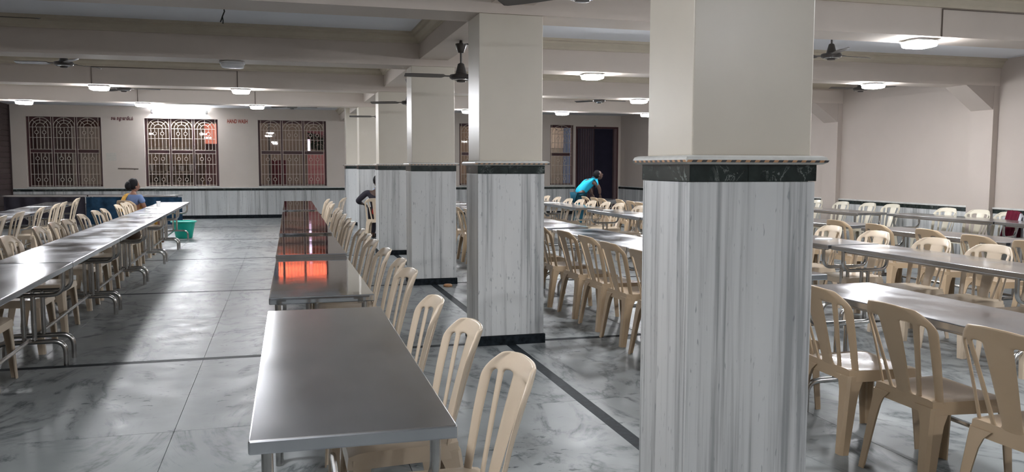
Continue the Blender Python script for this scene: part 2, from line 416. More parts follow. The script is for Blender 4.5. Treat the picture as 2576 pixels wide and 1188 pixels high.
# ------------------------------------------------------------------ columns
ZM, ZBD, ZCAP = 1.442, 1.511, 1.549
def column(i, y, label):
    t = thing('column', label, 'column', (CX, y, 0), kind='structure')
    ins = .014
    obj('shaft', mesh('shaft', B(ins, ins, ZCAP-.002, CW-ins, CD-ins, ZS if i < 5 else ZC), 'shaft', 0, .006), t)
    pt = .02   # panel thickness
    for k, (a) in enumerate(((0, 0, .08, CW, pt, ZM), (0, CD-pt, .08, CW, CD, ZM), (0, pt, .08, pt, CD-pt, ZM), (CW-pt, pt, .08, CW, CD-pt, ZM))):
        obj('marble_panel', mesh('marble_panel', B(*a), 'marble', 0, .003), t)
    obj('core', mesh('core', B(pt, pt, 0, CW-pt, CD-pt, ZCAP-.003), 'joint', 0), t)
    e = .003
    for a in ((-e, -e, CW*.45-.001, pt), (CW*.45+.001, -e, CW+e, pt), (-e, CD-pt, CW+e, CD+e), (-e, pt, pt, CD-pt), (CW-pt, pt, CW+e, CD-pt)):
        obj('band_slab', mesh('band_slab', B(a[0], a[1], ZM+.002, a[2], a[3], ZBD), 'green', 0), t)
    for a in ((-.012, -.012, CW+.012, 0), (-.012, CD, CW+.012, CD+.012), (-.012, 0, 0, CD), (CW, 0, CW+.012, CD)):
        obj('skirting_slab', mesh('skirting_slab', B(a[0], a[1], 0, a[2], a[3], .079), 'black_stone', 0), t)
    # cap moulding: swept profile around the column
    prof = [(.004, ZBD), (.022, ZBD+.002), (.034, ZBD+.010), (.034, ZBD+.019), (.034, ZBD+.022), (.030, ZBD+.031), (.018, ZCAP-.001), (-.02, ZCAP)]
    bm = bmesh.new(); rings = [[(-d, -d, z), (CW+d, -d, z), (CW+d, CD+d, z), (-d, CD+d, z)] for d, z in prof]; loft(bm, rings)
    obj('cap_moulding', mesh('cap_moulding', bm, 'white_stone', 25), t)
    zc0, zc1 = ZBD+.0095, ZBD+.0185
    def chips(n, fn, pick):
        for k in range(n):
            yield k % 2, fn(k/n, (k+.5 if k % 2 == 0 else k+1.0)/n if False else (k+1)/n)
    sides = [(30, lambda u0, u1: (-.034+u0*(CW+.068), -.0355, -.034+u1*(CW+.068), -.030), 'y'), (22, lambda u0, u1: (-.0355, -.034+u0*(CD+.068), -.030, -.034+u1*(CD+.068)), 'x'),
             (30, lambda u0, u1: (-.034+u0*(CW+.068), CD+.030, -.034+u1*(CW+.068), CD+.0355), 'y'), (22, lambda u0, u1: (CW+.030, -.034+u0*(CD+.068), CW+.0355, -.034+u1*(CD+.068)), 'x')]
    def chip(bm, a, ax):
        # slanted lozenge chip
        if ax == 'y':
            sl = (a[2]-a[0])*.35
            prism(bm, [(a[0], zc0), (a[2], zc0), (a[2]+sl, zc1), (a[0]+sl, zc1)], 'y', a[1], a[3])
        else:
            sl = (a[3]-a[1])*.35
            prism(bm, [(a[1], zc0), (a[3], zc0), (a[3]+sl, zc1), (a[1]+sl, zc1)], 'x', a[0], a[2])
    if i == 0:
        for si, (n, fn, ax) in enumerate(sides[:2]):
            for k in range(n):
                bm = bmesh.new(); chip(bm, fn((k+.02)/n, (k+.98)/n), ax)
                obj('inlay_chip', mesh('inlay_chip', bm, 'chip_dark' if k % 2 else 'chip_orange', 0), t)
        rest = sides[2:]
    else: rest = sides
    for mt, par in (('chip_dark', 1), ('chip_orange', 0)):
        bm = bmesh.new()
        for n, fn, ax in rest:
            for k in range(par, n, 2): chip(bm, fn((k+.02)/n, (k+.98)/n), ax)
        obj('inlay_chips', mesh('inlay_chips', bm, mt, 0), t, kind='stuff')
    return t
cl = ['large marble-clad column nearest the camera, rising out of the frame', 'marble-clad column right behind the centre row of chairs, second from the camera', 'marble-clad column, third from the camera', 'marble-clad column, fourth from the camera, half behind the third', 'marble-clad column, fifth from the camera, behind the seated man', 'marble-clad column farthest from the camera']
for i, y in enumerate(YC): column(i, y, cl[i])

# ------------------------------------------------------------------ windows, door
def arc(bm, cx, cz, r, y, a0, a1, rad, n=12, sq=1.0):
    tube(bm, [(cx+r*math.cos(a0+(a1-a0)*k/n), y, cz+sq*r*math.sin(a0+(a1-a0)*k/n)) for k in range(n+1)], rad, 6)
def grille(w, h, seed):
    """cream iron grille of one sash: two posts, rails, bars with rings, fan arch on top"""
    bm = bmesh.new(); y = 0; rb = .0085
    def bar(x0, z0, x1, z1, r=rb): tube(bm, [(x0, y, z0), (x1, y, z1)], r, 6)
    rails = [.02, .27*h/1.9*1.25, .62*h/1.9, .92*h/1.9, 1.02*h/1.9, 1.34*h/1.9, 1.62*h/1.9]
    for z in rails: bar(0, z, w, z)
    bar(.012, 0, .012, h); bar(w-.012, 0, w-.012, h)
    n = 5; zs = rails
    for k in range(1, n+1):
        x = w*k/(n+1)
        segs = [(0, zs[3]), (zs[4], zs[6])]
        rings = []
        if k in (2, 4): rings = [zs[1]*.5+.02, (zs[2]+zs[3])/2, (zs[5]+zs[6])/2]
        for a, b in segs:
            cuts = [c for c in rings if a < c < b]; p = a
            for c in cuts:
                bar(x, p, x, c-.045); arc(bm, x, c, .045, y, 0, 2*math.pi, .008, 12); p = c+.045
            bar(x, p, x, b)
    top = zs[6]; rr = w/2-.012
    for f in (1.0, .72, .42): arc(bm, w/2, top, rr*f, y, 0, math.pi, .0085, 14, min(1.0, (h-top-.01)/rr))
    for a in (45, 90, 135):
        s = min(1.0, (h-top-.01)/rr)
        bar(w/2+rr*.42*math.cos(R(a)), top+s*rr*.42*math.sin(R(a)), w/2+rr*math.cos(R(a)), top+s*rr*math.sin(R(a)))
    return mesh('grille', bm, 'grille', 40)
wl_lab = ['barred window at the far left of the back wall', 'barred window beneath the bright tube light', 'barred window right of the HAND WASH sign', 'barred window half hidden behind the second column', 'narrow barred window beside the dark doorway']
for wi, (a, b) in enumerate(WIN):
    W_, Hh = b-a, ZW1-ZW0
    t = thing('window_%d' % (wi+1), wl_lab[wi], 'window', (a, YB, ZW0), kind='structure')
    fr = .05
    for args in ((0, .10, 0, fr, .19, Hh), (W_-fr, .10, 0, W_, .19, Hh), (fr, .10, 0, W_-fr, .19, fr), (fr, .10, Hh-fr-.03, W_-fr, .19, Hh)):
        obj('frame', mesh('frame', B(*args), 'maroon', 0, .004), t)
    n = 3 if W_ > 1.2 else 1
    sw = (W_-2*fr)/n
    zt = .97*Hh/1.9
    for k in range(n):
        x0 = fr+sw*k
        if k: obj('mullion', mesh('mullion', B(x0-.035, .10, fr, x0+.035, .185, Hh-fr-.03), 'maroon', 0, .003), t)
        obj('transom', mesh('transom', B(x0+.035, .12, zt-.05, x0+sw-.035, .18, zt+.05), 'maroon', 0, .003), t)
        for z0, z1 in ((fr, zt-.05), (zt+.05, Hh-fr-.03)):
            if z1 > z0:
                tilt = random.uniform(-.012, .012)
                bm = bmesh.new(); box(bm, -sw/2+.036, 0, z0, sw/2-.036, .004, z1)
                obj('pane', mesh('pane', bm, 'glass', 0), t, (x0+sw/2, .15, 0), (random.uniform(-.004, .004), 0, tilt))
        obj('grille', grille(sw-.03 if n > 1 else sw, Hh-.01, k), t, (x0+.015 if n > 1 else x0, .055, .005))
    obj('sill', mesh('sill', B(-.02, -.03, -.03, W_+.02, .19, -.001), 'white_stone', 0, .005), t)
# doorway: frame, folding slatted leaf, dark sheet in place of the unlit opening
d0, d1, dh = DOOR
door = thing('door_1', 'tall dark doorway in the back wall with folding plum slats', 'door', (d0, YB, 0), kind='structure')
DW = d1-d0
for args in ((0, .0, 0, .05, .2, dh), (DW-.14, 0, 0, DW-.05, .16, dh-.05), (DW-.05, .0, 0, DW, .2, dh), (.05, .0, dh-.06, DW-.05, .2, dh)):
    obj('frame', mesh('frame', B(*args), 'maroon' if args[0] != DW-.14 else 'door_frame', 0, .004), door)
for k in range(8):
    x0 = .055+k*.078
    bm = bmesh.new(); prism(bm, [(x0, .10), (x0+.039, .065), (x0+.076, .10), (x0+.039, .125)], 'z', .02, dh-.065)
    obj('folding_slat', mesh('folding_slat', bm, 'plum_slat', 0), door)
obj('opening_dark', mesh('opening_dark', B(.69, .12, .02, DW-.145, .16, dh-.065), 'navy', 0, .004), door)
obj('bolt', mesh('bolt', B(.62, -.03, dh-.005, .68, .0, dh+.04), 'fixture_dark', 0, .006), door)

# ------------------------------------------------------------------ beyond the windows: wash yard and the building across
yard = structure('yard_floor', mesh('yard_floor', B(-9, YB+.22, -.12, 13, 52, -.01), 'tan_wall', 0), 'dim yard floor outside the back windows', 'ground')
def slabwall(name, label, mat, x0, x1, y, z0, z1, th=.12, cat='wall'):
    return thing(name, label, cat, (x0, y, z0), kind='structure', me=mesh(name, B(0, 0, 0, x1-x0, th, z1-z0), mat, 0))
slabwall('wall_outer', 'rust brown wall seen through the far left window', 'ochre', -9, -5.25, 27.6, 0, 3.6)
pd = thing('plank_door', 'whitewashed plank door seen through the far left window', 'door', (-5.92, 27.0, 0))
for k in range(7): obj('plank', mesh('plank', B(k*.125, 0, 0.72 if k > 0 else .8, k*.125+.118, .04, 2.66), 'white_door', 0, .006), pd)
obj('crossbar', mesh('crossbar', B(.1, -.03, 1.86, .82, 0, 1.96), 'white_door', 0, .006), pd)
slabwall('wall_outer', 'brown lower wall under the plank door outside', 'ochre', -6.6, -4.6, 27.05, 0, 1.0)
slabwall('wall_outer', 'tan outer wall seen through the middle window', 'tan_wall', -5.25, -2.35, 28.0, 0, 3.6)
# shelves with washed vessels
shf = thing('wash_shelf', 'grey shelf unit outside the middle window', 'shelf', (-4.3, 27.2, 0))
for z in (.95, 1.3, 1.85): obj('shelf_board', mesh('shelf_board', B(0, 0, z, 1.75, .4, z+.05), 'grey_shelf', 0, .005), shf)
for x in (0, .86, 1.71): obj('upright', mesh('upright', B(x, 0, 0, x+.05, .4, 2.3), 'grey_shelf', 0, .005), shf)
obj('fascia', mesh('fascia', B(0, -.02, 1.9, 1.76, 0, 2.06), 'grey_shelf', 0, .005), shf)
vess = ['pale steel vessel', 'grey bowl', 'white jug', 'dark pot', 'tall pale tin', 'squat grey pot', 'white basin', 'dark jar', 'pale cup']
for k in range(9):
    x = (-4.13, -3.98, -3.82, -3.66, -3.26, -3.11, -2.96, -2.82, -2.70)[k]; z = 1.0 if k % 2 else 1.35
    bm = bmesh.new(); r = random.uniform(.05, .085); h = random.uniform(.1, .24)
    lathe(bm, [(r*.7, 0), (r, h*.35), (r*.95, h*.8), (r*1.05, h), (r*.9, h), (r*.85, h*.82)], 14)
    thing('vessel', vess[k]+' on the '+('lower' if k % 2 else 'upper')+' board of the shelf outside the window', 'vessel', (x, 27.38, z+.0005), me=mesh('vessel', bm, ['pale_cloth', 'grey_shelf', 'pale_cloth', 'fan'][k % 4], 40))
sd = slabwall('wall_outer', 'mauve panel wall behind the right sash of the middle window', 'purple_door', -2.32, -1.2, 27.6, 0, 1.98)
slabwall('wall_outer', 'dark band wall above the mauve panel outside', 'maroon', -2.32, -1.2, 27.75, 1.9, 2.2)
slabwall('glow_backdrop', 'glowing salmon signboard standing in for a lit wall beyond the middle window', 'salmon_glow', -2.5, -1.3, 28.3, 2.16, 2.85, .06, 'backdrop')  # glow put into the colour stands in for a lit wall
# third window: tan wall, pink wall, hedge
slabwall('wall_outer', 'tan wall seen through the window right of the hand wash sign', 'tan_wall', -3.2, 5.2, 40, 0, 3.55)
slabwall('wall_outer', 'pink wall seen through the right sash of the third window', 'pink', .78, 2.6, 27.4, 0, 1.93)
slabwall('wall_outer', 'pink upper wall with narrow gap seen in the third window', 'pink', .85, 2.9, 29.4, 2.3, 2.70)
bm = bmesh.new()
for k in range(420):
    c = Vector((random.uniform(.85, 2.4), random.uniform(28.3, 28.9), random.uniform(2.07, 2.5+random.uniform(0, .12))))
    a = Vector((random.gauss(0, 1), random.gauss(0, 1), random.gauss(0, 1))).normalized()*.09; b2 = a.orthogonal().normalized()*.035
    bm.faces.new([bm.verts.new(c-a), bm.verts.new(c+b2), bm.verts.new(c+a), bm.verts.new(c-b2)])
thing('hedge', 'dark hedge leaves above the pink wall outside', 'hedge', kind='stuff', me=mesh('hedge', bm, 'green_leaf', 0))
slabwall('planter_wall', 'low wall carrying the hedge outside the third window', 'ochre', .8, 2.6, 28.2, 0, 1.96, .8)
bm = bmesh.new(); tube(bm, [(.84, 27.46, 1.93), (.84, 27.46, 2.36)], .035, 10)
thing('violet_tube', 'pale violet tube standing in the third window view', 'lamp', me=mesh('violet_tube', bm, 'mauve_tube', 40))
cnt = thing('wash_counter', 'low red brick coloured wash counter under the outer windows', 'counter', (-4.6, 26.4, 0))
obj('counter_top', mesh('counter_top', B(0, 0, .86, 5.3, .45, .92), 'grey_shelf', 0, .006), cnt)
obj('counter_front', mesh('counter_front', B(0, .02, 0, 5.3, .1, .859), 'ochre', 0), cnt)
bm = bmesh.new(); box(bm, 0, 0, 0, .5, .05, 1.7)
thing('red_curtain', 'dark red cloth hung outside behind the third window', 'curtain', (-.35, 28.4, 0), me=mesh('red_curtain', bm, 'maroon_cloth', 0, .01))
slabwall('wall_outer', 'grey wall seen through the window behind the second column', 'tan_wall', 4.4, 8.05, 27.4, 0, 3.6)
slabwall('wall_outer', 'whitewashed upper wall behind the narrow window', 'white_door', 8.05, 9.4, 27.4, 2.15, 3.6)
slabwall('wall_outer', 'grey lower wall behind the narrow window', 'grey_shelf', 8.35, 9.4, 27.42, 0, 2.15)
slabwall('wall_outer', 'dark backing wall closing off the yard', 'ochre', -9, 13, 50.2, 0, 3.8)
slabwall('glow_backdrop', 'glowing orange signboard added across the yard for its reflection', 'orange_glow', -.3, 5, 50, 3.9, 6.2, .08, 'backdrop')  # unseen glowing board added for the orange reflection on the table
def yard_fill_lamp(x, y, z, label, size, pole=False):  # unseen fill lamps added to light what shows through the windows
    t = thing('yard_fill_lamp', label, 'lamp', (x, y, z))
    obj('housing', mesh('housing', B(-.3, -.06, 0, .3, .06, .05), 'fixture', 0, .01), t)
    obj('diffuser', mesh('diffuser', B(-.28, -.05, -.03, .28, .05, -.001), emit('yard_glow', (1, .9, .8), size), 0), t)
    if pole: obj('pole', mesh('pole', B(-.03, .062, -z-.01, .03, .12, .05), 'fixture_dark', 0), t)
    else: obj('hanger', mesh('hanger', B(-.01, -.01, .05, .01, .01, .6), 'fixture_dark', 0), t)
yard_fill_lamp(-3.2, 26.1, 3.3, 'added fill lamp over the wash shelf outside', 17)
yard_fill_lamp(.6, 26.1, 3.3, 'added fill lamp outside the third window', 17)
yard_fill_lamp(-.5, 36.5, 4.4, 'far fill lamp added across the yard', 60, True)
yard_fill_lamp(7.8, 26.1, 3.3, 'added fill lamp outside the narrow window', 45)
yr = structure('yard_roof', mesh('yard_roof', B(-9, YB+.22, 3.9, 13, 27.8, 4.0), 'tan_wall', 0), 'flat yard roof above the wash area', 'roof')

# ------------------------------------------------------------------ lamps
def rsq(h, r, n=4):
    p = []
    for cx, cy, a0 in ((h-r, h-r, 0), (-h+r, h-r, 90), (-h+r, -h+r, 180), (h-r, -h+r, 270)):
        for k in range(n+1): p.append((cx+r*math.cos(R(a0+90*k/n)), cy+r*math.sin(R(a0+90*k/n))))
    return p
def panel_light(lit=True):
    t = thing('panel_light', 'x', 'lamp')
    bm = bmesh.new(); loft(bm, [[(x, y, z) for x, y in rsq(h, h*.5)] for h, z in ((.10, 0), (.11, -.012), (.145, -.016), (.145, -.026), (.12, -.028))]); obj('housing', mesh('housing', bm, 'fixture', 30), t)
    bm = bmesh.new(); loft(bm, [[(x, y, z) for x, y in rsq(h, h*.45)] for h, z in ((.125, -.0285), (.132, -.045), (.125, -.066), (.10, -.074))]); obj('diffuser', mesh('diffuser', bm, 'lamp' if lit else 'fixture', 30), t)
    return t
pl0 = panel_light(); PG = 'square ceiling panel lights on the beam soffits'
bn_ = {0: 'nearest beam, added unseen', 1: 'beam over the second column', 2: 'beam over the third column', 3: 'beam over the fourth column', 4: 'beam over the fifth column', -1: 'beam behind the camera, added'}
PLS = [(3, -2.72, 'left'), (3, -.62, 'right'), (4, -4.75, 'leftmost'), (4, -2.64, 'middle'), (4, -.47, 'right'),
       (2, 4.05, 'left'), (3, 6.38, 'left'), (4, 3.98, 'left'), (4, 6.15, 'middle'), (4, 8.25, 'right'), (1, 6.05, 'right'), (2, 8.5, 'right'), (3, 4.1, 'hidden left'),
       (1, 3.9, 'left'), (0, 4.1, 'left'), (0, 6.4, 'middle'), (0, -.6, 'left'), (-1, -.6, 'left'), (-1, 3.6, 'middle'), (-1, 6.6, 'right')]  # near-beam and behind-camera lamps are unseen, added to light the foreground
first = True
for i, x, s in PLS:
    y = Y0+S*i+CD/2
    side = 'left-hand' if x < 1.5 else 'right-hand'
    lab = 'lit white panel light under the %s, %s bay, %s one' % (bn_[i], side, s)
    if first: pl0.location = (x, y, ZS); pl0['label'] = lab; pl0['group'] = PG; first = False
    else: copy_tree(pl0, (x, y, ZS), (0, 0, 0), lab, PG)
# unlit fixture
t = panel_light(False); t.location = (-.55, YC[2]+CD/2, ZS); t['label'] = 'unlit white panel light under the beam over the third column'; t['group'] = PG
# conduits feeding the lamps (thin dark lines on the beam faces)
for i, x, x2 in ((3, -2.78, -.66), (4, -2.70, -.5), (1, 6.1, 8.6)):
    y = YC[i]-.008; bm = bmesh.new()
    tube(bm, [(x, y, ZS), (x, y, ZC-.14), (x2, y, ZC-.14), (x2, y, ZS)], .007, 6)
    thing('conduit', 'thin dark conduit on the face of the '+bn_[i], 'conduit', me=mesh('conduit', bm, 'conduit', 40))
# tube light on the back wall
t = thing('tube_light', 'bright white tube light above the middle barred window', 'lamp', (-2.745, YB, 3.02))
obj('batten', mesh('batten', B(-.68, -.05, -.05, .68, 0, .06), 'fixture', 0, .008), t)
bm = bmesh.new()
tube(bm, [(-.66, -.075, .035), (.66, -.075, .035)], .02, 10); obj('tube', mesh('tube', bm, 'tube', 40), t)
bm = bmesh.new(); tube(bm, [(-.66, -.075, -.04), (.66, -.075, -.04)], .02, 10); obj('tube', mesh('tube', bm, 'tube', 40), t)
for s in (-1, 1): obj('end_cap', mesh('end_cap', B(s*.71-.03, -.11, -.06, s*.71+.03, 0, .05), 'fixture_dark', 0, .01), t)

# ------------------------------------------------------------------ ceiling fans
def fan_proto(canopy):
    t = thing('ceiling_fan', 'x', 'fan')
    if canopy:
        bm = bmesh.new(); lathe(bm, [(.015, 0), (.02, -.03), (.062, -.035), (.06, -.05), (.032, -.125), (.02, -.13)], 20); obj('canopy', mesh('canopy', bm, 'fan', 35), t)
        top, rod = -.12, -.235
    else: top, rod = 0, -.14
    bm = bmesh.new(); tube(bm, [(0, 0, top), (0, 0, rod-.02)], .011, 10); obj('downrod', mesh('downrod', bm, 'fan', 40), t)
    bm = bmesh.new(); lathe(bm, [(.02, 0), (.034, -.01), (.058, -.105), (.066, -.115), (.118, -.125), (.126, -.145), (.12, -.16), (.09, -.178), (.05, -.184), (.045, -.198), (.02, -.202)], 28, (0, 0, rod))
    mo = obj('motor', mesh('motor', bm, 'fan', 35), t)
    bm = bmesh.new(); lathe(bm, [(.085, -.176), (.095, -.172), (.095, -.178), (.085, -.181)], 24, (0, 0, rod)); obj('trim_ring', mesh('trim_ring', bm, 'chrome', 35), mo)
    for k in range(3):
        bm = bmesh.new(); rings = []
        for r, hw, th in ((.1, .025, .006), (.17, .03, .005), (.2, .06, .003), (.35, .068, .003), (.5, .066, .003), (.585, .055, .003), (.6, .035, .003)):
            z = rod-.140; tw = .010 if r > .18 else .0
            rings.append([(r, -hw, z-tw-th), (r, hw, z+tw-th), (r, hw, z+tw+th), (r, -hw, z-tw+th)])
        loft(bm, rings); obj('blade', mesh('blade', bm, 'fan_blade', 30), t, rot=(0, 0, R(120*k)))
    return t
fan_c = fan_proto(True); fan_r = fan_proto(False); uc = ur = False
FANS = [(True, BXL+.18, 8.75, 2.83, 95+85, 'dark ceiling fan hanging under the long beam, beside the second column'),
        (True, BXL+.18, 12.45, 2.83, 155, 'dark ceiling fan half hidden by the third column'),
        (True, BXL+.18, 16.15, 2.83, 170, 'dark ceiling fan mostly hidden behind the fourth column'),
        (False, 1.76, 4.80, 2.83, 10, 'dark ceiling fan at the top edge between the two nearest columns'),
        (False, -2.79, 12.47, ZC, 175, 'dark ceiling fan at the left under the unlit panel light beam'),
        (False, -2.68, 16.2, ZC, 5, 'dark ceiling fan between the left panel lights'),
        (False, .25, 19.9, ZC, 20, 'dark ceiling fan above the third barred window'),
        (False, -2.75, 8.78, ZC, 0, 'ceiling fan cut by the top left corner of the view'),
        (False, 6.5, 8.9, ZC, 8, 'dark ceiling fan right of the big column, under a plaster rose'),
        (False, 6.33, 16.2, ZC, 5, 'dark ceiling fan above the bending man in blue'),
        (False, 9.72, 12.47, ZC, 178, 'dark ceiling fan near the right wall behind a panel light')]
for can, x, y, z, rz, lab in FANS:
    if can:
        o = fan_c if not uc else copy_tree(fan_c, (0,0,0), (0,0,0)); uc = True
    else:
        o = fan_r if not ur else copy_tree(fan_r, (0,0,0), (0,0,0)); ur = True
    o.location = (x, y, z); o.rotation_euler = (0, 0, R(rz)); o['label'] = lab; o['group'] = 'ceiling fans'
# curled wire beside the first long-beam fan
bm = bmesh.new(); tube(bm, bend([(1.89, 8.75, 2.795), (1.93, 8.75, 2.80), (1.955, 8.75, 2.765), (1.985, 8.75, 2.77), (1.99, 8.75, 2.83)], .02), .006, 6)
thing('wire', 'curled black wire beside the fan under the long beam', 'wire', me=mesh('wire', bm, 'wire', 40))
# plaster roses
for x, y, lab in ((-.52, 8.85, 'plaster ceiling rose at the top with a loose wire'), (4.11, 8.9, 'plaster ceiling rose left of the big column'), (6.5, 8.9, 'plaster ceiling rose above the fan right of the big column'), (-2.75, 8.78, 'plaster ceiling rose over the fan in the top left corner')):
    bm = bmesh.new(); lathe(bm, [(.25, 0), (.25, -.012), (.21, -.02), (.20, -.012), (.15, -.018), (.13, -.028), (.08, -.02), (.05, -.03), (.01, -.03)], 32)
    thing('ceiling_rose', lab, 'ceiling rose', (x, y, ZC), me=mesh('ceiling_rose', bm, 'rose', 30), group='plaster roses')
bm = bmesh.new(); tube(bm, [(-.55, 8.85, ZC-.02), (-.53, 8.85, ZC-.07), (-.52, 8.85, ZC-.12), (-.54, 8.85, ZC-.17), (-.55, 8.85, ZC-.2), (-.56, 8.85, ZC-.225)], .006, 6)
tube(bm, [(-.54, 8.85, ZC-.17), (-.535, 8.85, ZC-.21), (-.537, 8.85, ZC-.24)], .005, 6)
thing('wire', 'loose black wire dangling from the top ceiling rose', 'wire', me=mesh('wire', bm, 'wire', 40))

# ------------------------------------------------------------------ tables
TZ, TL, TW = .768, 2.13, .57
def table_proto(L, smat):
    t = thing('steel_table', 'x', 'table'); hl, hw = L/2, TW/2
    bm = bmesh.new(); box(bm, -hw, -hl, TZ-.04, hw, hl, TZ); obj('tabletop', mesh('tabletop', bm, smat, 0, .005), t)
    bm = bmesh.new(); box(bm, -hw+.05, -hl+.1, TZ-.06, -hw+.085, hl-.1, TZ-.0405); box(bm, hw-.085, -hl+.1, TZ-.06, hw-.05, hl-.1, TZ-.0405); obj('underframe', mesh('underframe', bm, 'pipe', 0), t)
    r = .0165; ux = hw-.045
    for s in (-1, 1):
        y = s*(hl-.12)
        bm = bmesh.new(); tube(bm, bend([(-ux, y, TZ-.041), (-ux, y, .54), (ux, y, .54), (ux, y, TZ-.041)], .13, 7), r, 10); obj('u_frame', mesh('u_frame', bm, 'pipe', 40), t)
        bm = bmesh.new(); tube(bm, [(-.035, y, .54), (-.035, y, .19)], r, 10); obj('post', mesh('post', bm, 'pipe', 40), t)
        bm = bmesh.new(); tube(bm, [(.035, y, .54), (.035, y, .19)], r, 10); obj('post', mesh('post', bm, 'pipe', 40), t)
        bm = bmesh.new(); tube(bm, bend([(-ux, y, .0), (-ux, y, .19), (ux, y, .19), (ux, y, .0)], .13, 7), r*1.15, 10); obj('foot_arch', mesh('foot_arch', bm, 'pipe', 40), t)
    bm = bmesh.new(); tube(bm, [(0, -hl+.12, .205), (0, hl-.12, .205)], .014, 8); obj('floor_rail', mesh('floor_rail', bm, 'pipe', 40), t)
    return t
TP = {}
def table(x, y, ang, label, group, ys=1.0, tilt=0):
    smat = 'steel_worn' if 'centre' not in group else 'steel_scuffed' if ', nearest' in label else 'steel'
    if smat not in TP: TP[smat] = o = table_proto(TL, smat)
    else: o = copy_tree(TP[smat], (0,0,0), (0,0,0))
    o.location = (x, y, 0); o.rotation_euler = (R(tilt), 0, R(ang)); o.scale = (1, ys, 1); o['label'] = label; o['group'] = group
    return o
def row(spans, edge, ang, lab, group, tilt={}):
    """spans: (y0,y1); edge(y) -> centre x"""
    for k, (a, b) in enumerate(spans):
        ym = (a+b)/2; l = lab % ORD[k]
        table(edge(ym), ym, ang, l, group, (b-a)/TL, tilt.get(k, 0))
row([(2.27, 4.35), (4.66, 6.98), (6.99, 9.06), (9.42, 11.66), (11.67, 13.86), (14.45, 16.35), (16.36, 18.2)], lambda y: .165+.008*y, -.5,
    'long steel dining table in the centre row, %s to the camera', 'steel tables of the centre row', {1: -.85, 2: -.65})
row([(2.5, 4.72), (4.74, 6.95), (6.97, 9.22), (9.24, 11.45), (11.47, 13.75), (13.85, 16.0), (16.02, 18.2)], lambda y: -1.66-.0255*y, 1.5,
    'long steel dining table in the row left of the aisle, %s to the camera', 'steel tables of the row left of the aisle')
row([(10.2, 12.35), (12.37, 14.5), (14.52, 16.65), (16.67, 18.7)], lambda y: -3.80-.068*(y-11.0), 3.9,
    'long steel dining table in the far left row, %s to the camera', 'steel tables of the far left row')
row([(2.3, 4.48), (4.9, 7.06), (7.08, 9.28), (9.6, 11.74), (11.76, 13.9), (13.92, 16.05), (16.07, 18.2)], lambda y: 3.31+.003*y, -.2,
    'long steel table in the first row right of the columns, %s to the camera', 'steel tables of the first right row')
row([(4.54, 6.72), (6.77, 8.95), (9.05, 11.2), (11.24, 13.5), (14.1, 16.25), (16.27, 18.4)], lambda y: 5.17+.014*y, -.8,
    'long steel table in the second row right of the columns, %s to the camera', 'steel tables of the second right row')
row([(4.4, 6.5), (6.55, 8.68), (9.0, 11.1), (11.15, 13.25), (13.3, 15.4), (16.0, 18.12)], lambda y: 7.13, 0,
    'long steel table in the third row right of the columns, %s to the camera', 'steel tables of the third right row')
row([(7.1, 9.18), (9.2, 11.28), (11.5, 13.6), (13.65, 15.75), (15.8, 17.9)], lambda y: 9.66 if y < 11.4 else 9.28, 0,
    'long steel table in the row along the right wall, %s to the camera', 'steel tables of the row along the right wall')
table(-5.72, 23.42, 90-11.3, 'long steel table against the back wall dado, left of the pair', 'steel tables by the back wall')
table(-3.60, 22.99, 90-11.3, 'long steel table against the back wall dado, right of the pair', 'steel tables by the back wall')

